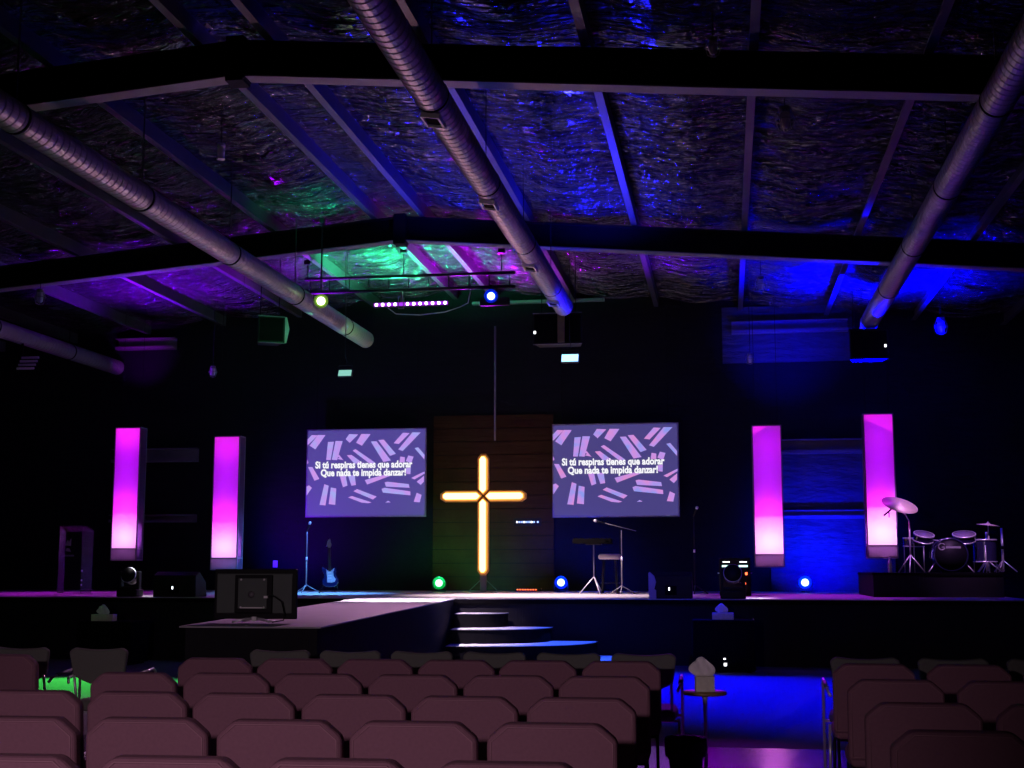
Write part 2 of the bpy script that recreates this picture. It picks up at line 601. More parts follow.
t = thing('stage_runway', 'long runway platform projecting from the stage towards the chairs', 'runway', (-4.2, 10.85, 0))
pl = [(-4.52 + 4.2, 0), (-3.3 + 4.2, 0), (-4.27 + 4.2, YS - 10.87), (-5.9 + 4.2, YS - 10.87)]
b = MB(); b.prism(pl, 'z', H - 0.012, H); b.build('deck', 'stage', t)
pi_ = [(pl[0][0] + 0.04, 0.04), (pl[1][0] - 0.04, 0.04), (pl[2][0] - 0.04, pl[2][1] - 0.03), (pl[3][0] + 0.04, pl[3][1] - 0.03)]
b = MB(); b.prism(pi_, 'z', 0, H - 0.012); b.build('skirt', 'skirt', t)

t = thing('stage_steps', 'curved black steps with pale treads beside the runway, leading up to the stage', 'steps', (-4.235, YS - 0.02, 0))
for k, (rx, ry, z) in enumerate(((0.80, 0.55, 0.80), (1.50, 1.12, 0.585), (2.2, 1.68, 0.37), (2.9, 2.24, 0.15))):
    pts = [(-0.02 + 0.07 * ry / 0.9 * 0, 0)]
    arc = []
    for i in range(25):
        a = PI / 2 * i / 24
        arc.append((rx * math.cos(a) ** 0.8, -ry * math.sin(a) ** 0.8))
    pts = [(0.0, 0.0)] + arc
    # the inner edge follows the runway's side
    pts[-1] = (0.0 + ry * 0.085, -ry)
    zb = (0.585, 0.37, 0.15, 0.0)[k]
    s = MB(); s.prism(pts, 'z', zb, z - 0.01)
    st = s.build('step', 'stepside', t)
    s = MB(); s.prism([(p[0] * 1.01, p[1] * 1.01) for p in pts], 'z', z - 0.01, z)
    s.build('tread', 'stage', st)

# ================================================================== chairs
def hexback(w, h, cx, cz, t, bow=0.0):
    return [(-w / 2, 0), (w / 2, 0), (w / 2, h - cz), (w / 2 - cx, h), (-w / 2 + cx, h), (-w / 2, h - cz)]

def tilt_part(o, loc, ang):
    o.location = loc
    o.rotation_euler = (ang, 0, 0)
    return o

def make_chair():
    t = thing('stacking_chair', 'x', 'chair')
    # the sitter faces +y; origin on the floor under the rear of the backrest
    b = MB(); b.prism([(-0.255, 0), (0.255, 0), (0.262, 0.30), (0.245, 0.46), (-0.245, 0.46), (-0.262, 0.30)], 'z', 0.0, 0.085)
    o = b.build('seat', 'maroon', t, bevel=0.03, seg=3); o.location = (0, 0.05, 0.385)
    b = MB(); b.prism(hexback(0.53, 0.45, 0.075, 0.064, 0.06), 'y', 0.0, 0.08)
    bk = b.build('backrest', 'maroon', t, bevel=0.022, seg=3); tilt_part(bk, (0, 0.035, 0.425), math.radians(6))
    b = MB()
    pp = hexback(0.53, 0.45, 0.075, 0.064, 0)
    pp = [(x * 0.93, 0.02 + z * 0.93) for x, z in pp]
    b.tube([(p[0], -0.001, p[1]) for p in pp + [pp[0]]], 0.0035, 6, False)
    b.build('piping', 'piping', bk)
    for s in (-1, 1):
        b = MB(); b.tube([(s * 0.235, 0.44, 0.385), (s * 0.24, 0.48, 0.0)], 0.011, 8); b.build('leg', 'blackmetal', t)
        b = MB(); b.tube([(s * 0.235, 0.10, 0.385), (s * 0.24, -0.02, 0.0)], 0.011, 8); b.build('leg', 'blackmetal', t)
    b = MB()
    for s in (-1, 1):
        b.tube([(s * 0.235, 0.10, 0.375), (s * 0.235, 0.44, 0.375)], 0.011, 8)
        b.tube([(s * 0.235, 0.08, 0.37), (s * 0.235, 0.07, 0.50)], 0.011, 8)
    b.tube([(-0.235, 0.12, 0.375), (0.235, 0.12, 0.375)], 0.011, 8)
    b.tube([(-0.235, 0.43, 0.375), (0.235, 0.43, 0.375)], 0.011, 8)
    b.build('seat_frame', 'blackmetal', t)
    return t

def make_armchair():
    t = thing('armchair', 'x', 'armchair')
    b = MB(); b.prism([(-0.225, 0), (0.225, 0), (0.235, 0.3), (0.22, 0.48), (-0.22, 0.48), (-0.235, 0.3)], 'z', 0, 0.09)
    o = b.build('seat', 'greyfab', t, bevel=0.035, seg=3); o.location = (0, 0.06, 0.375)
    pr = []
    W, h = 0.485, 0.30
    for i in range(13):                      # concave top edge with rounded corners
        u = i / 12
        x = W / 2 - W * u
        z = h - 0.022 * math.sin(PI * u)
        if i in (0, 12):
            z -= 0.035
        pr.append((x, z))
    lo = []
    for i in range(9):                       # bottom edge bows down in the middle
        u = i / 8
        lo.append((-W / 2 + 0.03 + (W - 0.06) * u, 0.075 - 0.075 * math.sin(PI * u)))
    b = MB(); b.prism(lo + pr, 'y', 0, 0.06)
    bk = b.build('backrest', 'greyfab', t, bevel=0.018, seg=3); tilt_part(bk, (0, 0.03, 0.58), math.radians(8))
    for s in (-1, 1):
        b = MB()
        b.tube([(s * 0.262, 0.54, 0.0), (s * 0.262, 0.52, 0.66), (s * 0.262, 0.47, 0.685), (s * 0.262, 0.30, 0.665), (s * 0.262, 0.05, 0.64), (s * 0.245, 0.02, 0.60)], 0.0115, 8)
        arm = b.build('arm', 'chrome', t)
        b = MB(); b.tube([(s * 0.262, 0.36, 0.672), (s * 0.262, 0.12, 0.652)], 0.016, 8)
        b.build('armrest_pad', 'charcoal', arm)
        b = MB(); b.tube([(s * 0.258, 0.56, 0.01), (s * 0.258, 0.05, 0.01)], 0.0115, 8)
        b.tube([(s * 0.258, 0.06, 0.01), (s * 0.25, 0.10, 0.40)], 0.0115, 8)
        b.build('leg', 'chrome', t)
    b = MB()
    b.tube([(0, 0.5, 0.38), (0, 0.10, 0.38)], 0.011, 8)
    b.tube([(-0.262, 0.5, 0.38), (0.262, 0.5, 0.38)], 0.011, 8)
    b.tube([(-0.25, 0.10, 0.38), (0.25, 0.10, 0.38)], 0.011, 8)
    b.tube([(-0.2, 0.10, 0.38), (-0.2, 0.02, 0.66)], 0.011, 8)
    b.tube([(0.2, 0.10, 0.38), (0.2, 0.02, 0.66)], 0.011, 8)
    b.build('seat_frame', 'chrome', t)
    return t

chair0, arm0 = make_chair(), make_armchair()
used = {'c': False, 'a': False}
def place(kind, x, y, rz, label, group):
    p = chair0 if kind == 'c' else arm0
    if not used[kind]:
        used[kind] = True
        p.location = (x, y, 0); p.rotation_euler = (0, 0, rz)
        p['label'] = label; p['group'] = group
        return p
    return dup(p, (x, y, 0), rz, label, group)

ORD = ['aisle-end', 'second', 'third', 'fourth', 'fifth', 'sixth']
RNAME = ['cut-off bottom row', 'nearest full row', 'second full row', 'third full row', 'farthest maroon row']
ROWY = [4.42, 5.53, 6.63, 7.95, 9.26]
RSK = [0.045, 0.04, 0.015, 0.05, 0.05]
RX0 = [0.875, 0.873, 0.885, 0.92, 0.94]
TW = 0.006
for i, y in enumerate(ROWY):
    for k in range(6):
        if (i == 0 and k > 3) or (i == 1 and k > 4):
            continue
        lab = 'maroon padded chair, %s%s in the %s, centre block' % (ORD[k], ' from the aisle' if k else ' seat', RNAME[i])
        place('c', -0.712 - 0.565 * k + random.uniform(-.006, .006), y - RSK[i] * 0.565 * k + random.uniform(-.012, .012), random.uniform(-TW, TW) + RSK[i], lab, 'maroon chairs in the centre block')
    for k in range((0, 1, 2, 3, 4)[i] if i else 0):
        lab = 'maroon padded chair, %s%s in the %s, right-hand block' % (ORD[k], ' from the aisle' if k else ' seat', RNAME[i])
        place('c', RX0[i] + 0.60 * k + random.uniform(-.006, .006), y + random.uniform(-.015, .015), random.uniform(-TW, TW), lab, 'maroon chairs in the right-hand block')
for k in range(6):
    lab = 'grey-green armchair, %s%s in the front row of the centre block' % (ORD[k], ' from the aisle' if k else ' seat')
    place('a', -0.623 - 0.56 * k, 10.18, 0, lab, 'armchairs in the front row')
for k in range(4):
    lab = 'grey-green armchair, %s%s in the front row of the right-hand block' % (ORD[k], ' from the aisle' if k else ' seat')
    place('a', 0.95 + 0.60 * k, 9.98, 0, lab, 'armchairs in the front row')
place('a', -4.92, 10.2, 0.0, 'dark armchair with bright arm tips beside the green-lit floor', 'armchairs in the front row')
place('a', -5.58, 10.2, 0.0, 'dark armchair at the photo\'s left edge beyond the green-lit floor', 'armchairs in the front row')
place('c', -5.22, 9.28, 0.0, 'shadowed maroon chair at the left edge, across the far aisle', 'maroon chairs across the far aisle')

# ================================================================== round side table, tissue box, bin
TX, TY = -0.17, 9.65
t = thing('side_table', 'small round wooden table on a slim pedestal beside the aisle', 'table', (TX, TY, 0))
b = MB(); b.lathe([(0, 0.63), (0.145, 0.63), (0.15, 0.637), (0.15, 0.648), (0.145, 0.655), (0, 0.655)], n=32); b.build('tabletop', 'wood', t)
b = MB(); b.lathe([(0, 0.02), (0.014, 0.02), (0.012, 0.5), (0.016, 0.6), (0.03, 0.63), (0, 0.63)], n=16); b.build('pedestal', 'chrome', t)
b = MB(); b.lathe([(0, 0), (0.13, 0), (0.13, 0.012), (0.03, 0.025), (0, 0.025)], n=24); b.build('base', 'blackmetal', t)

def tissue_box(name, label, loc, sx, sy, sz, rz, s):
    t = thing(name, label, 'tissue box', loc, rz, 'tissue boxes')
    b = MB(); b.box((0, 0, sz / 2), (sx, sy, sz)); b.build('carton', 'boxcard', t, bevel=0.004)
    b = MB()
    # a crumpled sheet pulled up out of the slot
    cols = 9
    rows = []
    for j in range(6):
        v = j / 5
        row = []
        for i in range(cols):
            u = i / (cols - 1) - 0.5
            wdt = s * (0.35 + 1.0 * math.sin(PI * min(1, 0.18 + v * 0.62)))
            row.append(b.bm.verts.new((u * wdt - 0.25 * s * v, 0.16 * s * math.sin(u * 17 + v * 3) * (0.3 + v), sz - 0.002 + v * s * (1.0 - 0.9 * abs(u - 0.1) ** 1.3))))
        rows.append(row)
    for j in range(5):
        for i in range(cols - 1):
            f = b.bm.faces.new((rows[j][i], rows[j][i + 1], rows[j + 1][i + 1], rows[j + 1][i]))
            f.smooth = True
    b.build('tissue', 'white', t, solid=0.002)
    return t
tissue_box('tissue_box', 'pale patterned tissue box with a tall tissue on the round side table', (TX + 0.0, TY - 0.01, 0.655), 0.13, 0.13, 0.105, 0.1, 0.135)

t = thing('waste_bin', 'black waste bin with a shiny liner in front of the side table', 'bin', (-0.30, 9.4, 0))
b = MB(); b.lathe([(0, 0), (0.095, 0), (0.125, 0.36), (0.13, 0.365), (0.12, 0.365), (0.09, 0.012), (0, 0.012)], n=24); b.build('bucket', 'blackplastic', t)
b = MB()
rings = []
for (r0, z) in ((0.118, 0.33), (0.123, 0.36), (0.134, 0.372), (0.139, 0.35), (0.137, 0.28), (0.132, 0.24)):
    rings.append([b.bm.verts.new(((r0 + 0.006 * math.sin(k * 2.7) ) * math.cos(2 * PI * k / 32), (r0 + 0.006 * math.sin(k * 2.7)) * math.sin(2 * PI * k / 32), z + 0.012 * math.sin(k * 1.9) * (z < 0.3))) for k in range(32)])
for i in range(5):
    for k in range(32):
        f = b.bm.faces.new((rings[i][k], rings[i][(k + 1) % 32], rings[i + 1][(k + 1) % 32], rings[i + 1][k])); f.smooth = True
b.build('bin_liner', 'bag', t, solid=0.002)

# ================================================================== light towers
def tower(cx, cy, z0, z1, label):
    W, D = 0.53, 0.30
    t = thing('light_tower', label, 'light tower', (cx, cy, z0), 0, 'lit magenta towers')
    h = z1 - z0
    sk = 0.235
    b = MB()
    e = 0.022
    for x in (-W / 2, W / 2 - e):
        for y in (0, D - e):
            b.bx(x, x + e, y, y + e, 0, h)
    for z in (0, sk - e, h - e):
        b.bx(-W / 2 + e, W / 2 - e, 0, e, z, z + e)
        b.bx(-W / 2 + e, W / 2 - e, D - e, D, z, z + e)
        for x in (-W / 2, W / 2 - e):
            b.bx(x, x + e, e, D - e, z, z + e)
    b.build('frame', 'tower_frame', t)
    i = e
    b = MB(); b.bx(-W / 2 + i, W / 2 - i, 0.004, 0.007, sk, h - i); b.build('diffuser', 'diffuser', t)
    b = MB(); b.bx(-W / 2 + i, W / 2 - i, 0.004, 0.007, i, sk - i); b.build('skirt_panel', 'tower_skirt', t)
    for s in (-1, 1):
        x = s * (W / 2 - 0.008)
        b = MB(); b.bx(x - 0.002, x + 0.002, i, D - i, i, h - i); b.build('side_panel', 'tower_side', t)
    b = MB(); b.bx(-W / 2 + i, W / 2 - i, D - 0.012, D - 0.006, i, h - i); b.build('back_panel', 'blackplastic', t)
    b = MB(); b.bx(-W / 2 + i, W / 2 - i, i, D - i, h - 0.012, h - 0.006)
    b.build('top_panel', 'tower_frame', t)
    for x in (-0.2, 0.2):
        b = MB(); b.tube([(x, D / 2, h), (x, D / 2, zroof(cx + x) - z0 - 0.16)], 0.004, 6)
        b.build('hanging_wire', 'stepside', t)
    # LED strips inside, behind the diffuser
    def strip(zc, hh, p, col, spread=PI):
        l = area('tower_led', (cx, cy + D - 0.04, z0 + zc), (-PI / 2, 0, 0), W - 0.09, p, col, hh, spread)
        return l
    strip(sk + 0.20, 0.34, 2100, (1.0, 0.42, 1.0), 1.75)
    strip(sk + 0.62, 0.44, 10.0, (1.0, 0.03, 0.95))
    strip((sk + 0.6 + h) / 2, h - sk - 0.66, 6.5, (0.46, 0.0, 1.0))
    strip(h - 0.12, 0.16, 3.2, (1.0, 0.02, 0.65))
    return t
YT = 24.5
tower(-11.38, YT, 1.64, 4.20, 'glowing magenta tower farthest from the cross, beside the clear lectern')
tower(-9.37, YT, 1.46, 4.00, 'glowing magenta tower behind the television, beside the violet screen')
tower(0.75, YT, 1.51, 4.045, 'glowing magenta tower behind the equipment rack')
tower(2.70, YT, 1.665, 4.22, 'glowing magenta tower beside the drum kit, behind the cymbal')

# ================================================================== screens
STROKES = [
 [(55,190),(52,150),(90,120),(132,122)], [(85,195),(125,220),(190,122),(140,122)],
 [(215,300),(245,300),(262,175),(222,178)], [(260,298),(295,300),(328,170),(280,170)],
 [(362,145),(390,170),(445,112),(385,110)], [(445,170),(485,190),(540,110),(478,110)],
 [(378,275),(410,272),(490,330),(430,330)], [(425,240),(445,230),(580,322),(545,330)],
 [(562,172),(600,170),(700,300),(650,310)], [(618,158),(655,155),(738,250),(700,265)],
 [(735,170),(770,175),(840,100),(795,98)], [(775,215),(805,225),(920,98),(865,98)],
 [(895,215),(920,210),(962,260),(962,292)],
 [(780,320),(785,280),(815,285),(815,320)], [(830,310),(845,272),(880,280),(865,325)],
 [(78,370),(108,370),(158,450),(125,462)], [(55,310),(72,330),(55,340)],
 [(325,430),(365,430),(380,500),(350,512)], [(390,430),(435,430),(445,495),(415,500)],
 [(528,460),(545,490),(695,430),(650,425)],
 [(680,480),(700,475),(840,490),(845,515),(690,508)], [(660,530),(680,522),(850,545),(852,572),(670,555)],
 [(878,440),(900,450),(965,410),(965,395)], [(918,470),(945,492),(965,470),(965,430)],
 [(58,515),(85,508),(105,525),(65,578)],
 [(178,645),(205,505),(235,515),(218,648)], [(248,640),(258,528),(295,535),(292,645)],
 [(443,550),(468,535),(600,585),(575,605)], [(405,598),(430,588),(562,630),(540,636),(495,632)],
 [(682,632),(700,620),(718,630)], [(900,622),(918,560),(950,575),(940,625)],
 [(830,370),(862,365),(862,410),(835,408)], [(300,300),(345,308),(315,290)], [(300,280),(340,305),(312,270)],
]
def uv_of(p):
    # corners of the screen in the sketch these strokes were measured on
    TL, TR, BR, BL = (52, 75), (975, 52), (990, 738), (65, 750)
    u, v = 0.5, 0.5
    for _ in range(12):
        x = (1-u)*(1-v)*TL[0] + u*(1-v)*TR[0] + u*v*BR[0] + (1-u)*v*BL[0]
        y = (1-u)*(1-v)*TL[1] + u*(1-v)*TR[1] + u*v*BR[1] + (1-u)*v*BL[1]
        u += (p[0] - x) / 925; v += (p[1] - y) / 680
    return min(max(u, 0.008), 0.992), min(max(v, 0.01), 0.99)

def text_mesh(body, size, bold, m, name, parent, x0, x1, z):
    c = bpy.data.curves.new(name, 'FONT')
    c.body = body
    c.size = size
    c.offset = bold
    c.extrude = 0.002
    c.resolution_u = 3
    o = bpy.data.objects.new(name, c)
    COL.objects.link(o)
    bpy.context.view_layer.update()
    dg = bpy.context.evaluated_depsgraph_get()
    me = bpy.data.meshes.new_from_object(o.evaluated_get(dg))
    bpy.data.objects.remove(o)
    xs = [v.co.x for v in me.vertices]
    a, bb = min(xs), max(xs)
    k = (x1 - x0) / (bb - a)
    for v in me.vertices:
        x, y, zz = v.co
        v.co = (x0 + (x - a) * k, -0.006 - zz, z + y)
    me.materials.clear()
    me.materials.append(M[m])
    o2 = bpy.data.objects.new(name, me)
    COL.objects.link(o2)
    o2.parent = parent
    return o2

def screen(p0, p1, label, ms, mk, name='projection_screen'):
    (x0, z1), (x1, z0) = p0, p1
    W, Hh = x1 - x0, z1 - z0
    t = thing(name, label, 'screen', ((x0 + x1) / 2, 28.25, z0), 0, 'projection screens')
    b = MB()
    b.bx(-W/2, W/2, 0.01, 0.05, 0, Hh)
    b.build('frame', 'screen_edge', t)
    b = MB()
    e = 0.028
    b.poly([(-W/2+e, 0.006, e), (W/2-e, 0.006, e), (W/2-e, 0.006, Hh-e), (-W/2+e, 0.006, Hh-e)], 0)
    for i, q in enumerate(STROKES):
        pts = []
        gx, gy = sum(p[0] for p in q) / len(q), sum(p[1] for p in q) / len(q)
        q = [(gx + (p[0] - gx) * 1.16, gy + (p[1] - gy) * 1.14) for p in q]
        for p in q:
            u, v = uv_of(p)
            pts.append((-W/2 + W*u, 0.001 - 0.0001 * i, Hh*(1-v)))
        b.poly(pts, 1)
    s = b.build('picture', [ms, mk], t)
    text_mesh('Si tú respiras tienes que adorar', 0.205, 0.0075, 'letters', 'lyric_line', s, -W/2 + W*0.078, -W/2 + W*0.888, Hh*0.556)
    text_mesh('Que nada te impida danzar!', 0.205, 0.0075, 'letters', 'lyric_line', s, -W/2 + W*0.125, -W/2 + W*0.835, Hh*0.466)
    # two drop wires from the roof
    b = MB()
    for x in (-W*0.42, W*0.42):
        b = MB(); b.tube([(x, 0.03, Hh), (x, 0.03, zlow((x0+x1)/2 + x) + 0.42 - z0)], 0.006, 6)
        b.build('drop_wire', 'stepside', t)
    return t
screen((-8.985, 4.49), (-6.32, 2.585), 'violet-tinted lyric screen beside the electric guitar', 'screen_lilac', 'stroke_lilac')
screen((-3.60, 4.52), (-0.94, 2.55), 'lyric screen with pink brush strokes above the drum stool', 'screen', 'stroke_pink')

# ================================================================== cross
CX, CY = -4.79, 26.6
zc = at_y(483, 496, CY).z; zt = at_y(483, 455, CY).z; zb_ = at_y(483, 574, CY).z
aw = (at_y(524, 496, CY).x - at_y(441, 496, CY).x) / 2
t = thing('lit_cross', 'tall glowing warm-white cross standing at the centre of the stage', 'cross', (CX, CY, H))
def arm_poly(L0, L1, w):      # points outward along +z, mitred towards the centre
    return [(0, L0), (w, L0 + w), (w, L1 - w * 0.8), (w * 0.45, L1), (-w * 0.45, L1), (-w, L1 - w * 0.8), (-w, L0 + w)]
for (ang, ln) in ((0, zt - zc), (PI / 2, aw), (-PI / 2, aw), (PI, zc - zb_)):
    R = RY(ang)
    b = MB()
    pts = [R @ Vector((x, 0.0, z)) for x, z in arm_poly(0.02, ln + 0.03, 0.115)]
    n0 = [p + Vector((0, 0.05, zc - H)) for p in pts] + [p + Vector((0, 0.12, zc - H)) for p in pts]
    k = len(pts)
    b._add(n0, [tuple(range(k)), tuple(range(2*k-1, k-1, -1))] + [(i, (i+1) % k, k+(i+1) % k, k+i) for i in range(k)])
    a = b.build('arm', 'crossback', t)
    # bright tube in the middle, its amber halo put on as a glowing band
    for (nm, mm, e0, w0, y0, e1, w1, y1) in (('light_diffuser', 'neon', 0.08, 0.045, -0.02, 0.065, 0.062, 0.0), ('amber_halo', 'amber', 0.065, 0.063, 0.0, 0.04, 0.092, 0.05)):
        b = MB()
        pi2 = [R @ Vector((x, 0.0, z)) for x, z in arm_poly(e0, ln - e0 + 0.03, w0)]
        pts = [R @ Vector((x, 0.0, z)) for x, z in arm_poly(e1, ln - e1 + 0.03, w1)]
        n0 = [p + Vector((0, y0, zc - H)) for p in pi2] + [p + Vector((0, y1, zc - H)) for p in pts]
        b._add(n0, [tuple(range(k)), tuple(range(2*k-1, k-1, -1))] + [(i, (i+1) % k, k+(i+1) % k, k+i) for i in range(k)])
        b.build(nm, mm, a)
b = MB(); b.bx(-0.06, 0.06, 0.06, 0.14, 0.02, zb_ - H + 0.03); b.bx(-0.22, 0.22, -0.12, 0.3, 0, 0.02)
b.tube([(-0.06, 0.1, 0.24), (-0.3, 0.1, 0.02)], 0.008, 6); b.tube([(0.06, 0.1, 0.24), (0.3, 0.1, 0.02)], 0.008, 6)
b.build('stand', 'steel', t)

# ================================================================== air ducts
def duct(x, z, y0, y1, label, regs=(), elbow=False, r=0.16):
    t = thing('air_duct', label, 'air duct', (x, y0, z), 0, 'spiral air ducts under the roof')
    b = MB()
    prof = []
    L = y1 - y0
    n = int(L / 0.13)
    for i in range(n):
        a = i * L / n
        prof += [(r, a), (r, a + 0.10 * L / n / 0.13 * 0.9), (r + 0.007, a + 0.105 * L / n / 0.13), (r + 0.007, a + 0.125 * L / n / 0.13)]
    prof.append((r, L))
    prof = [(r - 0.012, 0.3), (r - 0.012, 0)] + prof + [(r - 0.012, L), (r - 0.012, L - 0.6), (0, L - 0.6)]
    b.lathe([(p[0], p[1]) for p in prof], (0, 0, 0), 28, RX(-PI / 2), smooth=False)
    b.build('pipe', 'galv', t)
    yy = 1.2
    while yy < L - 0.2:
        b = MB()
        b.lathe([(r + 0.004, -0.02), (r + 0.012, -0.02), (r + 0.012, 0.02), (r + 0.004, 0.02)], (0, yy, 0), 24, RX(-PI / 2))
        zt_ = min(zroof(x) - z - 0.12, 1.4)
        b.bx(-0.004, 0.004, yy - 0.015, yy + 0.015, r + 0.004, zt_)
        b.build('hanger_strap', 'steeldark', t)
        yy += 3.0
    for (yr, ang, lw) in regs:
        R = RY(ang)
        b = MB()
        c = R @ Vector((0, 0, -(r + 0.02)))
        for (dx, dy, sx, sy) in ((-0.085, 0, 0.02, lw), (0.085, 0, 0.02, lw), (0, -lw/2, 0.19, 0.02), (0, lw/2, 0.19, 0.02)):
            b.box(c + R @ Vector((dx, 0, 0)) + Vector((0, yr - y0 + dy, 0)), (sx, sy, 0.05), R)
        g = b.build('register', 'white_plastic', t)
        b = MB()
        b.box(c + R @ Vector((0, 0, 0.012)) + Vector((0, yr - y0, 0)), (0.15, lw - 0.02, 0.02), R)
        b.build('damper', 'stepside', g)
    if elbow:
        b = MB()
        pts = [(0, L - 0.01, 0)] + [(0, L - 0.01 + 0.4 * math.sin(a), -0.4 * (1 - math.cos(a))) for a in (0.4, 0.8, 1.2, PI / 2)] + [(0, L + 0.39, -0.5)]
        b.tube(pts, r - 0.005, 20)
        b.build('elbow', 'galv', t)
    return t
duct(-7.0, 6.0, 2.0, 25.7, 'long spiral duct ending in an open mouth above the violet screen')
def yreg(px, py): return at_z(px, py, 5.85).y
duct(-2.71, 6.0, 2.0, 22.9, 'long spiral duct with pale-framed registers, running above the central seats',
     [(yreg(430, 118), 0.15, 0.30), (yreg(489, 203), 0.15, 0.30), (yreg(529, 266), 0.15, 0.34), (yreg(554, 302), 0.15, 0.3)])
duct(2.69, 6.0, 3.0, 25.3, 'spiral duct bending down at its far end over the drum side', elbow=True)
duct(-13.55, 6.0, 16.0, 28.5, 'dim spiral duct at the far left, beyond the lectern', r=0.16)
t = thing('wall_register', 'slatted pale grille under the dim duct at the far left', 'air grille')
pg = at_y(45, 354, 24.6)
t.location = (-13.35, 24.2, 5.45)
b = MB(); b.bx(-0.2, 0.2, 0, 0.02, -0.14, 0.14); b.build('backing', 'stepside', t)
for k in range(4):
    b = MB(); b.box((0.03 * (1.5 - k), -0.02, 0.105 - 0.07 * k), (0.36, 0.03, 0.04), RX(0.4)); b.build('slat', 'white_plastic', t)
b = MB(); b.bx(-0.17, -0.13, 0.005, 0.03, 0.13, 0.46); b.build('bracket', 'steeldark', t)

# conduit beside the central duct
b = MB(); b.tube([(-3.12, 9.0, 6.72), (-3.12, 20.8, 6.72)], 0.012, 8)
tag(b.build('conduit', 'steel'), 'thin conduit under the roof beside the central duct', 'conduit')

# ================================================================== truss and stage lamps
YTR = 24.0
xa, xb = -7.73, -3.73
t = thing('lighting_truss', 'black lighting truss hung from the roof above the cross', 'truss', ((xa + xb) / 2, YTR, 6.62))
hw = (xb - xa) / 2
for z in (0.0, 0.26):
    b = MB(); b.tube([(-hw, 0, z), (hw, 0, z)], 0.03, 10); b.build('chord', 'blackmetal', t)
b = MB()
for k in range(11):
    x = -hw + 0.1 + k * (2 * hw - 0.2) / 10
    b.tube([(x, 0, 0), (x, 0, 0.26)], 0.012, 6)
b.build('lacing', 'blackmetal', t)
for x in (-hw + 0.05, -0.1, hw - 0.25):
    b = MB(); zz = zlow((xa + xb) / 2 + x) + 0.45 - 6.62
    b.tube([(x, 0, 0.26), (x, 0, zz)], 0.012, 6); b.bx(x - 0.06, x + 0.06, -0.05, 0.05, zz - 0.05, zz + 0.03)
    b.build('hanging_rod', 'blackmetal', t)

def par(name, label, c, face_to, r, d, m, hang=None, group=None, foot=False):
    """a can lamp: body, glowing lens, yoke"""
    c = Vector(c)
    dirv = (Vector(face_to) - c).normalized()
    R = dirv.to_track_quat('Z', 'Y').to_matrix()
    t = thing(name, label, 'stage lamp', c, 0, group)
    b = MB(); b.lathe([(0, -d), (r * 0.7, -d), (r * 0.95, -d * 0.6), (r, 0.0), (r * 1.04, 0.0), (r * 1.04, 0.03), (r * 0.9, 0.03), (r * 0.9, 0.0), (0, 0)], (0, 0, 0), 24, R)
    b.build('can', 'blackmetal', t)
    b = MB(); b.lathe([(0, 0.024), (r * 0.4, 0.022), (r * 0.62, 0.014), (r * 0.62, 0.002), (0, 0.002)], (0, 0, 0), 24, R)
    b.build('lens', m, t)
    b = MB(); b.lathe([(r * 0.62, 0.003), (r * 0.9, 0.012), (r * 1.02, 0.034), (r * 1.06, 0.03), (r * 1.06, -0.02)], (0, 0, 0), 24, R)
    b.build('lens_ring', m + '_rim', t)
    b = MB()
    s = -1 if foot else 1
    rr = r * 1.15
    b.tube([(-rr, 0, 0), (-rr, 0, s * r * 1.4), (rr, 0, s * r * 1.4), (rr, 0, 0)], 0.012, 6)
    if hang:
        b.tube([(0, 0, r * 1.4), (0, 0, hang)], 0.015, 6)
        b.box((0, 0, hang), (0.07, 0.09, 0.07))
    if foot:
        b.box((0, 0, -r * 1.4 - 0.01), (0.16, 0.12, 0.02))
    b.build('yoke', 'blackmetal', t)
    return t
pG = at_y(321, 301, 21.3); pB = at_y(491, 296, YTR)
par('stage_lamp', 'lime-glowing lamp hung below the second rafter, against the long spiral duct', pG, (-3, 6, 2.5), 0.11, 0.2, 'par_lime', zlow(pG.x) + 0.42 - pG.z)
par('stage_lamp', 'blue-glowing lamp under the lighting truss beside the central duct', pB, (0, 9, 1.0), 0.115, 0.2, 'par_blue', 6.62 - pB.z)
b = MB(); b.bx(-0.28, 0.28, 0.05, 0.15, -0.07, 0.07)
o = b.build('lamp_bank', 'blackmetal', bevel=0.01); o.location = pB + Vector((0, 0.32, -0.03))
tag(o, 'black lamp bank behind the blue truss lamp', 'stage lamp')
pD = at_y(283, 330, 23.6)

# LED bar
q0, q1 = at_y(373, 305, YTR), at_y(449, 303, YTR)
t = thing('led_bar', 'row of white-violet LEDs hanging under the lighting truss', 'LED bar', (q0 + q1) / 2)
Lb = q1.x - q0.x
b = MB(); b.bx(-Lb / 2, Lb / 2, -0.01, 0.07, -0.045, 0.045); b.build('housing', 'blackmetal', t, bevel=0.008)
M['halo_violet'] = emat('violet_halo_strip', (0.42, 0.04, 0.9), 0.9)  # glow strip added behind the LEDs for their violet halo
b = MB(); b.bx(-Lb / 2 + 0.02, Lb / 2 - 0.02, -0.016, -0.01, -0.034, 0.034); b.build('halo_strip', 'halo_violet', t)
for k in range(12):
    x = -Lb / 2 + 0.07 + k * (Lb - 0.14) / 11
    if k == 4:
        continue
    b = MB(); b.lathe([(0, 0.02), (0.022, 0.014), (0.034, 0.0), (0, 0)], (x, -0.01, 0), 12, RX(PI / 2)); b.build('led', 'led_violet', t)
b = MB()
xm = -Lb / 2 + 0.07 + 4 * (Lb - 0.14) / 11
for (x0_, x1_, z0_, z1_) in ((-0.05, 0.05, -0.09, -0.075), (0.045, 0.055, -0.09, 0.12), (-0.055, -0.045, -0.09, 0.12)):
    b.bx(xm + x0_, xm + x1_, -0.04, -0.02, z0_, z1_)
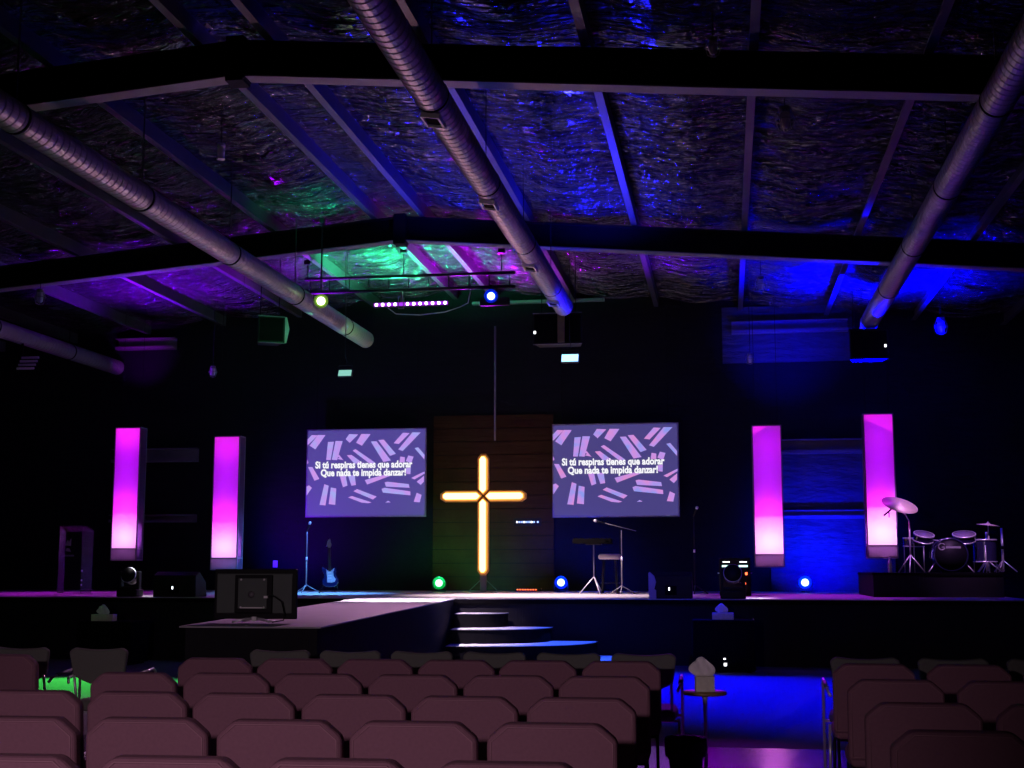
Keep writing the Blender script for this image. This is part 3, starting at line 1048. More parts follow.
b.bx(xm - 0.02, xm + 0.02, -0.02, 0.03, 0.04, 6.62 - ((q0 + q1) / 2).z)
b.build('clamp', 'steel', t)
w0, w1 = at_y(449, 305, YTR), at_y(478, 301, YTR)
pts = [at_y(px, py, YTR) for px, py in ((396, 314), (420, 315), (445, 312), (460, 307), (468, 303))] + [at_y(471, 288, YTR)]
b = MB(); b.tube([at_y(388, 308, YTR)] + pts, 0.008, 6)
tag(b.build('lamp_cable', 'white_plastic'), 'pale cable drooping below the LED bar', 'cable')

# work lights hanging
def flood(label, c, col_m, s=0.30):
    t = thing('flood_lamp', label, 'flood lamp', c, 0)
    R = RX(-0.45)
    b = MB(); b.box((0, 0.03, 0), (s + 0.03, 0.06, s * 0.62), R); b.build('housing', 'blackmetal', t, bevel=0.01)
    b = MB(); b.box((0, -0.004, -0.0), (s, 0.012, s * 0.5), R); b.build('lens', col_m, t)
    b = MB(); b.tube([(-s * 0.5, 0.03, 0), (-s * 0.5, 0.03, 0.14), (s * 0.5, 0.03, 0.14), (s * 0.5, 0.03, 0)], 0.01, 6)
    b.tube([(0, 0.03, 0.14), (0.02, 0.03, 0.2), (-0.01, 0.03, 0.32), (0, 0.03, zroof(c[0]) - c[2] - 0.22)], 0.008, 6); b.build('chain', 'blackmetal', t)
    return t
M['lens_green'] = emat('green_violet_lens', (0.35, 0.85, 0.72), 0.75)
M['lens_blue'] = emat('pale_blue_lens', (0.30, 0.62, 1.0), 2.6)
flood('small flood lamp with a green face hanging on a chain over the violet screen', at_y(345, 373, 23.5), 'lens_green', 0.24)
flood('small flood lamp with a pale blue face hanging over the pink-stroked screen', at_y(570, 358, 23.2), 'lens_blue', 0.29)

# hanging loudspeakers
def hang_speaker(label, p0, p1, Y, rz, edge='blackplastic', led=None):
    a, c = at_y(*p0, Y), at_y(*p1, Y)
    W, Hh = c.x - a.x, a.z - c.z
    t = thing('hanging_speaker', label, 'loudspeaker', ((a.x + c.x) / 2, Y, c.z), rz, 'loudspeakers hung from the roof')
    b = MB(); b.prism([(-W / 2, 0), (W / 2, 0), (W / 2 - 0.06, 0.4), (-W / 2 + 0.06, 0.4)], 'z', 0, Hh); b.build('cabinet', 'blackplastic', t, bevel=0.012)
    b = MB(); b.bx(-W / 2 + 0.03, W / 2 - 0.03, -0.012, 0.0, 0.03, Hh - 0.03); b.build('grille', 'stepside', t)
    for z in (-0.012, Hh):
        b = MB(); b.bx(-W / 2, W / 2, -0.02, 0.02, z, z + 0.012)
        b.build('rail', edge, t)
    for x in (-W * 0.35, W * 0.35):
        b = MB(); b.tube([(x, 0.2, Hh), (x, 0.2, zroof(t.location.x) - c.z - 0.2)], 0.008, 6)
        b.build('hanging_wire', 'steeldark', t)
    if edge == 'steel' and not led:
        b = MB(); b.prism([(W / 2, 0), (W / 2 + 0.03, 0.0), (W / 2 + 0.08, Hh * 0.55), (W / 2 + 0.03, Hh), (W / 2, Hh)], 'y', -0.03, 0.0); b.build('lit_edge_strip', 'pale_side', t)  # pale strip added where the black cabinet's side catches green light
    if led:
        b = MB(); b.box((led[0] * W, -0.018, led[1] * Hh), (0.035, 0.012, 0.045)); b.build('indicator_light', 'led_white', t)
    return t
hang_speaker('black hanging loudspeaker with a green-lit edge, beside the open-ended duct', (259, 317), (284, 342), 23.2, 0.5, 'steel')
hang_speaker('wide black hanging box loudspeaker at the end of the central duct', (533, 314), (582, 343), 23.5, 0.0, 'steel', (-0.46, 0.38))
hang_speaker('black hanging loudspeaker beside the duct\'s downward bend, over the drum side', (849, 330), (889, 358), 24.8, 0.0, 'stepside', (0.42, 0.42))
b = MB(); p = at_y(559, 313, 23.1); b.bx(p.x - 0.06, p.x + 0.06, 23.36, 23.42, p.z - 0.47, p.z + 0.03)
tag(b.build('duct_strap', 'wood'), 'tan strap hanging down over the wide black loudspeaker', 'strap')

# caged pendant lamps (unlit)
def caged(label, px, py, hgt, s=1.0, cage=True):
    c = at_z(px, py, EYE + hgt)
    t = thing('pendant_lamp', label, 'pendant lamp', c, 0, 'unlit lamps under the roof')
    b = MB(); b.lathe([(0, 0.10 * s), (0.05 * s, 0.10 * s), (0.055 * s, 0.06 * s), (0.05 * s, 0.05 * s), (0, 0.05 * s)], n=16); b.build('cap', 'steel' if cage else 'white_plastic', t)
    b = MB(); b.lathe([(0, 0.05 * s), (0.045 * s, 0.05 * s), (0.05 * s, 0.0), (0.045 * s, -0.08 * s), (0.02 * s, -0.10 * s), (0, -0.10 * s)], n=16); b.build('glass_jar', 'jar' if cage else 'white_plastic', t)
    if cage:
        b = MB()
        for k in range(6):
            a = 2 * PI * k / 6
            ca, sa = math.cos(a), math.sin(a)
            b.tube([(0.06 * s * ca, 0.06 * s * sa, 0.06 * s), (0.085 * s * ca, 0.085 * s * sa, -0.02 * s), (0.06 * s * ca, 0.06 * s * sa, -0.11 * s), (0, 0, -0.13 * s)], 0.005 * s, 5)
        b.tube([(0.085 * s * math.cos(2 * PI * k / 16), 0.085 * s * math.sin(2 * PI * k / 16), -0.02 * s) for k in range(17)], 0.005 * s, 5)
        b.build('cage', 'steel', t)
    else:
        b = MB(); b.lathe([(0, -0.10 * s), (0.055 * s, -0.10 * s), (0.055 * s, -0.115 * s), (0, -0.115 * s)], n=16); b.build('rim', 'chrome', t)
    zt_ = zroof(c.x) - c.z - 0.1
    b = MB(); b.tube([(0, 0, 0.10 * s), (0, 0, zt_)], 0.006, 6); b.build('cord', 'stepside', t)
    return t
caged('small pale cylinder lamp hanging in the open roof bay beside the ridge', 221, 151, 5.25, 0.95, False)
caged('caged jar lamp hanging in the near roof bay between two purlins', 785, 118, 5.2, 1.3)
caged('caged jar lamp below the second rafter at the blue-lit roof', 761, 283, 4.9, 1.2)
caged('caged jar lamp under the violet roof edge at the far left', 40, 296, 4.7, 1.2)
caged('caged jar lamp hanging over the second magenta tower', 213, 371, 3.9, 1.0)
caged('caged jar lamp hanging over the tower by the equipment rack', 750, 358, 4.1, 1.0)
caged('caged jar lamp beside the hanging loudspeaker over the drums', 941, 325, 4.5, 1.4)
caged('pale small lamp near the top of the photo above the first rafter', 713, 46, 5.2, 0.9)

b = MB()
for k in range(13):
    b.bx(-6.25, -3.62, YB - 0.05, YB, 1.03 + 0.29 * k, 1.03 + 0.29 * k + 0.275)
struct(b.build('trim_20', 'planks'))
# drop pipe above the cross
pa, pb = at_y(494, 325, 28.4), at_y(495, 440, 28.4)
b = MB(); b.tube([(pa.x, 28.55, pa.z), (pa.x, 28.55, pb.z)], 0.022, 8)
tag(b.build('drop_pipe', 'steel'), 'thin vertical pipe on the back wall above the cross', 'pipe')

# ================================================================== floor lamps on the stage
def floor_par(label, px, py, m):
    c = at_y(px, py, 27.2)
    c.z = max(c.z, H + 0.17)
    return par('floor_lamp', label, c, (c.x + 0.2, 10, 2.2), 0.12, 0.2, m, None, 'glowing lamps on the stage floor', True)
floor_par('green-glowing lamp on the stage floor between the guitar and the cross', 439, 583, 'par_green')
floor_par('blue-glowing lamp on the stage floor between the cross and the drum stool', 561, 582.5, 'par_blue')
floor_par('blue-glowing lamp on the stage floor between the two towers by the drums', 805, 582.5, 'par_blue')

def moving_head(label, px, py, Y, s=1.0):
    c = at_y(px, py, Y)
    t = thing('moving_head_lamp', label, 'stage lamp', (c.x, Y, H), 0, 'moving head lamps on the stage edge')
    b = MB(); b.box((0, 0, 0.06 * s), (0.36 * s, 0.3 * s, 0.12 * s)); b.build('base', 'blackplastic', t, bevel=0.02)
    b = MB()
    for k in (-1, 1):
        b.box((0.155 * s * k, 0, 0.28 * s), (0.045 * s, 0.12 * s, 0.30 * s))
    b.box((0, 0, 0.14 * s), (0.36 * s, 0.12 * s, 0.05 * s)); b.build('yoke', 'blackplastic', t, bevel=0.015)
    b = MB(); b.lathe([(0, -0.14 * s), (0.10 * s, -0.13 * s), (0.125 * s, -0.05 * s), (0.125 * s, 0.10 * s), (0.115 * s, 0.13 * s), (0, 0.11 * s)], (0, 0, 0.34 * s), 24, RX(PI / 2 - 0.3))
    b.build('head', 'blackplastic', t)
    b = MB(); R = RX(PI / 2 - 0.3)
    b.tube([Vector((0, 0, 0.34 * s)) + R @ Vector((0.128 * s * math.cos(a), 0.128 * s * math.sin(a), 0.08 * s)) for a in [2 * PI * k / 24 for k in range(25)]], 0.008 * s, 6)
    b.build('trim_ring', 'chrome', t)
    return t
moving_head('black moving-head lamp on the stage edge under the far tower', 130, 590, 21.9)
moving_head('black moving-head lamp on the stage edge in front of the equipment rack', 733, 590, 21.9, 1.1)

# ================================================================== subwoofers with tissue boxes
def sub(label, px, Y, zt_, W=0.9, D=0.7):
    x = at_y(px, 615, Y).x
    t = thing('subwoofer', label, 'subwoofer', (x, Y, 0), 0, 'black subwoofers on the floor')
    b = MB(); b.bx(-W / 2, W / 2, 0, D, 0.03, zt_); b.build('cabinet', 'stepside', t, bevel=0.015)
    b = MB(); b.bx(-W / 2 + 0.05, W / 2 - 0.05, -0.015, 0, 0.09, zt_ - 0.06); b.build('grille', 'stepside', t)
    for s in (-1, 1):
        b = MB(); b.bx(s * W * 0.4 - 0.03, s * W * 0.4 + 0.03, 0.04, D - 0.04, 0, 0.03); b.build('foot', 'stepside', t)
    return t
YSB = 20.1
zsL, zsR = at_y(104, 621, YSB + 0.2).z, at_y(723, 619.5, YSB + 0.2).z
sub('black subwoofer on the floor below the far tower, under a tissue box', 104, YSB, zsL)
s2 = sub('black subwoofer on the floor before the equipment rack, under a tissue box', 723, YSB, zsR)
b = MB(); b.box((0.02, -0.022, 0.12), (0.04, 0.012, 0.04)); b.box((0.01, -0.022, 0.2), (0.03, 0.012, 0.02)); b.build('indicator_light', 'led_white', s2)
tissue_box('tissue_box', 'tissue box with a torn tissue on the subwoofer below the far tower', (at_y(104, 621, YSB + .2).x, YSB + 0.2, zsL), 0.36, 0.16, 0.105, 0.0, 0.16)
tissue_box('tissue_box', 'tissue box with a small peaked tissue before the equipment rack', (at_y(723, 621, YSB + .2).x, YSB + 0.2, zsR), 0.31, 0.16, 0.10, 0.0, 0.14)

# ================================================================== confidence television on the runway
tx = (at_y(215, 570, 11.5).x + at_y(297, 570, 11.5).x) / 2
TW_ = at_y(297, 570, 11.5).x - at_y(215, 570, 11.5).x
zt0, zt1 = at_y(256, 619, 11.5).z, at_y(256, 569, 11.5).z
t = thing('television', 'black flat television seen from behind at the end of the runway', 'television', (tx, 11.5, H))
a0, a1 = zt0 - H, zt1 - H
b = MB(); b.bx(-TW_/2, TW_/2, 0.0, 0.04, a0, a1); b.build('bezel', 'blackplastic', t, bevel=0.008)
b = MB(); b.bx(-TW_/2 + 0.03, TW_/2 - 0.035, -0.02, 0.0, a0 + 0.05, a1 - 0.04); b.build('rear_cover', 'charcoal', t, bevel=0.008)
b = MB(); hw_ = 0.155; cz_ = (a0 + a1) / 2 - 0.005
b.bx(-hw_ - 0.015, hw_ + 0.015, -0.055, -0.02, cz_ - 0.16, cz_ + 0.17)
hs = b.build('electronics_housing', 'blackplastic', t, bevel=0.008)
b = MB(); b.bx(-hw_ + 0.02, hw_ - 0.03, -0.058, -0.055, cz_ - 0.12, cz_ + 0.14); b.build('mount_plate', 'charcoal', hs)
b = MB(); b.lathe([(0, 0), (0.025, 0), (0.03, 0.003), (0, 0.003)], (-0.015, -0.058, cz_ + 0.0), 16, RX(PI / 2)); b.build('label_plate', 'steel', hs)
b = MB()
for (x, z) in ((-0.11, 0.13), (0.10, 0.13), (-0.11, -0.11), (0.10, -0.11)):
    b.lathe([(0, 0), (0.01, 0), (0.008, 0.006), (0, 0.006)], (x, -0.058, cz_ + z), 10, RX(PI / 2))
b.bx(-0.1, 0.1, -0.064, -0.058, cz_ - 0.118, cz_ - 0.108)
b.build('bolt_rail', 'white_plastic', hs)
b = MB(); b.bx(-0.02, 0.02, -0.02, 0.03, 0.02, a0 + 0.02); b.build('neck', 'white_plastic', t)
for s in (-1, 1):
    b = MB(); b.tube([(0, 0.0, 0.045), (s * 0.09, -0.02, 0.035), (s * 0.17, -0.09, 0.012)], 0.010, 8)
    b.tube([(0, 0.0, 0.045), (s * 0.10, 0.06, 0.02), (s * 0.15, 0.11, 0.012)], 0.010, 8); b.build('foot', 'chrome', t)
b = MB(); b.tube([(0.13, -0.07, cz_ - 0.02), (0.2, -0.09, cz_ - 0.01), (0.27, -0.08, cz_ - 0.06), (0.29, -0.06, cz_ - 0.16), (0.28, -0.05, 0.03), (0.18, -0.06, 0.012)], 0.006, 6)
b.build('cable', 'blackplastic', t)
b = MB(); b.box((0.125, -0.07, cz_ - 0.02), (0.035, 0.03, 0.02)); b.build('plug', 'white_plastic', t)

# ================================================================== lectern (clear acrylic) on the far left
la, lb = at_y(56, 527, 23.0), at_y(87, 592, 23.0)
t = thing('acrylic_lectern', 'clear acrylic lectern with a printed emblem at the far left of the stage', 'lectern', ((la.x + lb.x) / 2, 23.0, H))
Lh = la.z - H
W = 0.5
b = MB(); b.bx(-W/2, W/2 - 0.06, 0, 0.012, 0.03, Lh - 0.02); b.build('front_panel', 'acrylic', t)
for s in (-1, 1):
    x = -W / 2 if s < 0 else W / 2 - 0.06
    b = MB(); b._add([(x, 0, 0.03), (x + 0.012, 0, 0.03), (x + 0.05 * s + 0.012, 0.32, 0.03), (x + 0.05 * s, 0.32, 0.03), (x, 0, Lh), (x + 0.012, 0, Lh), (x + 0.05 * s + 0.012, 0.32, Lh - 0.08), (x + 0.05 * s, 0.32, Lh - 0.08)],
                     [(3, 2, 1, 0), (4, 5, 6, 7), (0, 1, 5, 4), (1, 2, 6, 5), (2, 3, 7, 6), (3, 0, 4, 7)]); b.build('side_panel', 'acrylic_edge', t)
b = MB(); b.box((0, 0.16, Lh - 0.03), (W + 0.02, 0.4, 0.015), RX(-0.22)); b.build('reading_top', 'acrylic', t)
b = MB(); b.bx(-W/2 - 0.04, W/2, -0.04, 0.38, 0, 0.03); b.build('base', 'acrylic', t)
b = MB()
ex, ez = -0.07, Lh - 0.33
b.poly([(ex - 0.06, -0.002, ez), (ex + 0.05, -0.002, ez - 0.01), (ex + 0.05, -0.002, ez + 0.13), (ex + 0.01, -0.002, ez + 0.06), (ex - 0.02, -0.002, ez + 0.10)])
b.poly([(ex - 0.05, -0.002, ez - 0.10), (ex + 0.05, -0.002, ez - 0.12), (ex + 0.03, -0.002, ez - 0.06), (ex - 0.03, -0.002, ez - 0.05)])
for k in range(7):
    b.poly([(ex - 0.12 + 0.035 * k, -0.002, ez - 0.2), (ex - 0.10 + 0.035 * k, -0.002, ez - 0.2), (ex - 0.10 + 0.035 * k, -0.002, ez - 0.17), (ex - 0.12 + 0.035 * k, -0.002, ez - 0.17)])
b.build('emblem', 'logo', t, solid=0.002)
b = MB()
for z in (0.18, 0.26, 0.43):
    b.lathe([(0, 0), (0.014, 0), (0.01, 0.01), (0, 0.01)], (W / 2 - 0.04, -0.002, z), 10, RX(PI / 2))
b.build('bolt', 'chrome', t)

# ================================================================== floor monitors (wedges)
def wedge(label, px, Y, W, rz, led, side=None):
    c = at_y(px, 597, Y)
    t = thing('floor_monitor', label, 'stage monitor', (c.x, Y, H), rz, 'wedge monitors on the stage edge')
    hh = 0.42
    b = MB(); b.prism([(0, 0), (0.5, 0), (0.46, 0.24), (0.16, hh), (0.0, hh * 0.85)], 'x', -W / 2, W / 2); b.build('cabinet', 'blackplastic', t, bevel=0.01)
    if side:
        b = MB(); b.prism([(-W/2 - 0.02, 0.0), (-W/2 + 0.1, 0.0), (-W/2 + 0.1, 0.13), (-W/2 + 0.07, 0.15), (-W/2 + 0.1, 0.26), (-W/2 + 0.07, 0.36), (-W/2 - 0.0, 0.42), (-W/2 - 0.02, 0.40)], 'y', -0.03, 0.0); b.build('side_panel', side, t)
    b = MB(); b.bx(-0.09, 0.09, -0.008, 0, 0.06, 0.2); b.build('connector_plate', 'stepside', t)
    b = MB(); b.bx(led * W - 0.010, led * W + 0.010, -0.012, 0, 0.13, 0.175); b.build('indicator_light', 'led_white', t)
    return t
wedge('black wedge monitor on the stage edge between the far tower and the television', 174, 21.7, 0.75, 0.0, -0.04)
wedge('black wedge monitor with a pinkish side panel, beside the equipment rack', 671, 21.7, 0.66, 0.0, -0.04, 'pale_side')

# ================================================================== equipment rack
ra, rb = at_y(719, 558, 24.0), at_y(751, 590, 24.0)
t = thing('equipment_rack', 'black equipment rack with glowing displays and red lights on the stage', 'equipment rack', ((ra.x + rb.x) / 2, 24.0, H))
W = rb.x - ra.x
Hh = ra.z - H
b = MB(); b.bx(-W/2, W/2, 0, 0.45, 0, Hh); b.build('case', 'blackplastic', t, bevel=0.012)
for k in range(3):
    z = Hh - 0.19 - 0.17 * k
    b = MB(); b.bx(-W/2 + 0.03, W/2 - 0.03, -0.012, 0, z, z + 0.15); un = b.build('unit', 'blackmetal', t)
    if k == 0:
        for s in (-1, 1):
            b = MB(); b.bx(s * 0.145 - 0.075, s * 0.145 + 0.075, -0.018, -0.012, z + 0.035, z + 0.065); b.build('display', 'led_cyan', un)
            b = MB(); b.bx(s * 0.145 - 0.06, s * 0.145 + 0.06, -0.018, -0.012, z + 0.115, z + 0.128); b.build('display', 'led_white', un)
    else:
        b = MB(); b.box((W/2 - 0.10, -0.02, z + 0.09), (0.09 if k == 1 else 0.03, 0.012, 0.045 if k == 1 else 0.03)); b.build('indicator_light', 'led_red', un)
        b = MB()
        for q in range(5):
            b.bx(0.02 + 0.03 * q - 0.06, 0.04 + 0.03 * q - 0.06, -0.018, -0.012, z + 0.1, z + 0.11)
        b.build('button_row', 'logo', un)
b = MB()
for s in (-1, 1):
    b.tube([(s * W/2, 0.1, Hh * 0.6), (s * (W/2 + 0.02), 0.1, Hh * 0.6), (s * (W/2 + 0.02), 0.3, Hh * 0.6), (s * W/2, 0.3, Hh * 0.6)], 0.01, 6)
b.build('handle', 'chrome', t)

# ================================================================== guitar on its stand
gp = at_y(331, 590, 26.6)
t = thing('electric_guitar', 'dark blue electric guitar with a white pickguard below the violet screen', 'guitar', (gp.x - 0.02, 26.6, H + 0.10), 0.0)
body = [(-0.03, 0.0), (-0.10, 0.02), (-0.165, 0.08), (-0.17, 0.15), (-0.125, 0.22), (-0.125, 0.28), (-0.165, 0.34), (-0.175, 0.41), (-0.155, 0.435), (-0.12, 0.40), (-0.06, 0.355),
        (0.04, 0.345), (0.09, 0.37), (0.12, 0.41), (0.14, 0.40), (0.14, 0.34), (0.115, 0.28), (0.125, 0.22), (0.17, 0.15), (0.175, 0.09), (0.12, 0.02), (0.05, 0.0)]
TLT = RX(math.radians(-10)) @ RY(math.radians(-5))
def tl(o):
    o.rotation_euler = (TLT).to_euler()
    return o
b = MB(); b.prism(body, 'y', 0, 0.045); bd = tl(b.build('body', 'guitar', t, bevel=0.012))
b = MB(); b.prism([(-0.06, 0.10), (0.03, 0.085), (0.10, 0.10), (0.12, 0.15), (0.075, 0.22), (0.07, 0.3), (0.10, 0.385), (0.05, 0.34), (-0.05, 0.34), (-0.075, 0.37), (-0.06, 0.22)], 'y', -0.005, 0.0); b.build('pickguard', 'pickguard', bd)
b = MB()
for z in (0.17, 0.225, 0.28):
    b.bx(-0.035, 0.035, -0.016, -0.005, z, z + 0.018)
b.build('pickup', 'white_plastic', bd)
b = MB(); b.bx(-0.035, 0.035, -0.018, -0.003, 0.10, 0.13); b.build('bridge', 'chrome', bd)
b = MB(); b.prism([(-0.027, 0.32), (0.027, 0.32), (0.021, 0.80), (-0.021, 0.80)], 'y', -0.02, 0.02); nk = tl(b.build('neck', 'rosewood', t, bevel=0.004))
b = MB(); b.prism([(-0.022, 0.80), (0.022, 0.80), (0.035, 0.83), (0.05, 0.86), (0.035, 0.90), (0.02, 0.985), (-0.02, 0.97), (-0.05, 0.86)], 'y', -0.012, 0.004); hd = tl(b.build('headstock', 'maple', t, bevel=0.003))
b = MB()
for k in range(6):
    b.tube([(-0.02, -0.004, 0.84 + 0.02 * k), (-0.065 + 0.006 * k, -0.004, 0.84 + 0.02 * k)], 0.005, 6)
b.build('tuning_peg', 'chrome', hd)
t = thing('guitar_stand', 'low tubular stand holding the electric guitar', 'guitar stand', (gp.x - 0.02, 26.62, H))
for s in (-1, 1):
    b = MB(); b.tube([(s * 0.06, -0.01, 0.10), (s * 0.06, 0.07, 0.14), (0, 0.16, 0.42), (0, 0.16, 0.44)], 0.009, 6); b.tube([(0, 0.16, 0.40), (s * 0.2, -0.1, 0.01)], 0.009, 6); b.build('leg', 'blackmetal', t)
b = MB(); b.tube([(0, 0.16, 0.40), (0, 0.33, 0.01)], 0.009, 6); b.build('rear_leg', 'blackmetal', t)

# ================================================================== microphone stands
def mic_stand(name, label, x, Y, hz, boom=None, mic=True, tripod=True, m='blackmetal', grp='microphone stands'):
    t = thing(name, label, 'microphone stand', (x, Y, H if Y > YS else 0), 0, grp)
    b = MB(); b.tube([(0, 0, 0.12), (0, 0, hz * 0.55)], 0.013, 8); b.tube([(0, 0, hz * 0.5), (0, 0, hz)], 0.009, 8); b.build('pole', m, t)
    for k in range(3):
        a = 2 * PI * k / 3 + 0.5
        b = MB(); b.tube([(0, 0, 0.16), (0.27 * math.cos(a), 0.27 * math.sin(a), 0.012)], 0.010, 6); b.build('leg', m, t)
    b = MB(); b.lathe([(0, 0), (0.018, 0), (0.018, 0.06), (0, 0.06)], (0, 0, hz * 0.53), 10); b.build('clutch', 'chrome', t)
    top = Vector((0, 0, hz))
    d = Vector((0.42, -0.25, 1.0)).normalized()
    if boom:
        a, c = Vector(boom[0]), Vector(boom[1])
        b = MB(); b.tube([a, c], 0.008, 6); b.build('boom', m, t)
        top = a
        d = (a - c).normalized()
    if mic:
        R = d.to_track_quat('Z', 'Y').to_matrix()
        b = MB(); b.lathe([(0, -0.02), (0.011, -0.02), (0.018, 0.13), (0.02, 0.14), (0, 0.14)], top, 12, R); mc = b.build('microphone', 'blackplastic', t)
        b = MB(); b.lathe([(0, 0.138), (0.022, 0.142), (0.028, 0.165), (0.022, 0.19), (0, 0.20)], top, 12, R); b.build('mic_grille', 'chrome', mc)
    return t
Y1 = 25.2
m0 = at_y(306, 592, Y1)
mic_stand('microphone_stand', 'microphone stand with a violet-lit microphone before the violet screen', m0.x, Y1, at_y(306, 531, Y1).z - H, m='steel')
m1 = at_y(622, 590, 25.0)
hz = at_y(622, 540, 25.0).z - H
mic_stand('microphone_stand', 'boom microphone stand beside the stool under the pink-stroked screen', m1.x, 25.0, hz + 0.18,
          ((at_y(604, 523, 25.0).x - m1.x, 0, at_y(604, 523, 25).z - H), (at_y(636, 531, 25.0).x - m1.x, 0, at_y(636, 531, 25).z - H)), m='steel')
m2 = at_y(695, 590, 25.5)
mic_stand('microphone_stand', 'thin dark microphone stand between the screen and the equipment rack', m2.x, 25.5, at_y(695, 516, 25.5).z - H, None, True)
# keyboard on its stand
kx0, kx1 = at_y(573, 541, 25.3).x, at_y(612, 541, 25.3).x
kz = at_y(590, 541, 25.3).z - H
t = thing('keyboard', 'black keyboard seen end-on above the tripod stand, under the pink-stroked screen', 'keyboard', ((kx0 + kx1) / 2, 25.3, H + kz - 0.05))
b = MB(); b.bx(-(kx1 - kx0) / 2, (kx1 - kx0) / 2, -0.15, 0.15, 0, 0.09); b.build('body', 'stepside', t, bevel=0.01)
b = MB(); b.bx(-(kx1 - kx0) / 2 + 0.03, (kx1 - kx0) / 2 - 0.03, -0.02, 0.13, 0.09, 0.10); b.build('keys', 'stepside', t)
t = thing('keyboard_stand', 'tripod stand with pale legs holding the black keyboard', 'stand', (at_y(594, 590, 25.3).x, 25.3, H))
b = MB(); b.tube([(0, 0, 0.3), (0, 0, kz - 0.05)], 0.013, 8); b.build('pole', 'steel', t)
for k in range(3):
    a = 2 * PI * k / 3 + PI
    b = MB(); b.tube([(0, 0, 0.32), (0.27 * math.cos(a), 0.27 * math.sin(a), 0.012)], 0.011, 6); b.build('leg', 'chrome', t)
b = MB(); b.box((0, 0, kz - 0.06), (0.3, 0.2, 0.02)); b.build('platform', 'blackmetal', t)
sx = at_y(610, 590, 25.6).x
sz = at_y(610, 554, 25.6).z - H
t = thing('drum_stool', 'round stool with a pinkish padded seat beside the keyboard stand', 'stool', (sx, 25.6, H))
b = MB(); b.lathe([(0, sz - 0.10), (0.19, sz - 0.10), (0.215, sz - 0.08), (0.215, sz - 0.03), (0.19, sz), (0, sz)], n=24); b.build('seat', 'pale_side', t)
for k in range(4):
    a = PI / 4 + PI / 2 * k
    b = MB(); b.tube([(0.15 * math.cos(a), 0.15 * math.sin(a), sz - 0.1), (0.2 * math.cos(a), 0.2 * math.sin(a), 0.006)], 0.013, 6); b.build('leg', 'blackmetal', t)
b = MB(); b.tube([(0.18 * math.cos(2 * PI * k / 20), 0.18 * math.sin(2 * PI * k / 20), 0.2) for k in range(21)], 0.008, 6); b.build('foot_ring', 'blackmetal', t)

# small lights at the back
pp = at_y(525, 521.5, 28.3)
t = thing('signal_box', 'small box with a row of blue-white indicator lights on the back wall beside the cross', 'control box', (pp.x, YB - 0.06, pp.z))
b = MB(); b.bx(-0.3, 0.3, 0, 0.06, -0.08, 0.08); b.build('case', 'blackplastic', t, bevel=0.006)
for k in range(9):
    b = MB(); b.box((-0.22 + 0.052 * k + (0.03 if k == 8 else 0), -0.006, 0.0), (0.03, 0.012, 0.035)); b.build('indicator_light', 'led_blue' if k % 3 else 'led_white', t)
pp = at_y(528, 588, 28.0)
t = thing('power_strip', 'power strip with a row of red lights on the stage floor behind the cross', 'power strip', (pp.x, 28.0, H))
b = MB(); b.bx(-0.28, 0.28, 0, 0.07, 0, 0.06); b.build('case', 'blackplastic', t, bevel=0.006)
for k in range(8):
    b = MB(); b.box((-0.22 + 0.055 * k, -0.006, 0.035), (0.028, 0.012, 0.02)); b.build('indicator_light', 'led_red', t)
pp = at_y(274, 564, 28.6)
b = MB(); b.bx(-0.05, 0.05, 0, 0.03, -0.075, 0.075); o = b.build('wall_box', 'white_plastic', bevel=0.006); o.location = (pp.x, YB - 0.03, pp.z)
tag(o, 'small white wall plate on the back wall above the television', 'wall plate')

# ================================================================== drum riser and drum kit
rx0, rx1 = at_y(873, 590, 23.4).x, 4.5
RZT = 0.40
t = thing('drum_riser', 'black drum riser on the stage beside the last magenta tower', 'riser', ((rx0 + rx1) / 2, 23.4, H))
W = rx1 - rx0
b = MB(); b.bx(-W/2, W/2, 0, 2.6, RZT - 0.04, RZT); b.build('deck', 'stepside', t)
b = MB(); b.bx(-W/2 + 0.01, W/2 - 0.01, 0.01, 2.59, 0, RZT - 0.04); b.build('skirt', 'skirt', t)
DZ = H + RZT

def tube3(b, pts, r, n=8): return b.tube(pts, r, n)
# bass drum
YD = 24.9
bc = at_y(951, 557, YD - 0.25)
br = 0.28
t = thing('bass_drum', 'dark bass drum with a grey printed badge on the drum riser', 'drum', (bc.x, YD, DZ + br + 0.03))
b = MB(); b.lathe([(br, -0.25), (br, 0.25)], (0, 0, 0), 40, RX(PI / 2)); b.build('shell', 'drumshell', t)
for s in (-1, 1):
    b = MB(); b.lathe([(br - 0.01, -0.03), (br + 0.015, -0.03), (br + 0.015, 0.03), (br - 0.01, 0.03)], (0, s * 0.24, 0), 40, RX(PI / 2)); b.build('hoop', 'drumshell', t)
b = MB(); b.lathe([(0, 0.0), (br - 0.01, 0.0), (br - 0.01, 0.006), (0, 0.006)], (0, -0.25, 0), 40, RX(PI / 2)); hd = b.build('front_head', 'drumheadblack', t)
b = MB(); b.lathe([(0, 0.0), (br - 0.01, 0.0), (br - 0.01, 0.006), (0, 0.006)], (0, 0.25, 0), 40, RX(PI / 2)); b.build('rear_head', 'drumhead', t)
b = MB()
b.tube([(-0.15 + 0.055 * math.cos(a), -0.259, 0.14 + 0.055 * math.sin(a)) for a in [0.5 + 5.4 * k / 16 for k in range(17)]], 0.012, 6)
b.tube([(-0.15, -0.259, 0.13), (-0.10, -0.259, 0.13)], 0.010, 6)
b.bx(-0.08, 0.17, -0.264, -0.257, 0.11, 0.145)
b.build('badge', 'logo', hd)
for s in (-1, 1):
    b = MB(); b.tube([(s * 0.24, -0.12, -0.12), (s * 0.38, -0.22, -br - 0.02)], 0.01, 6); b.build('leg', 'chrome', t)
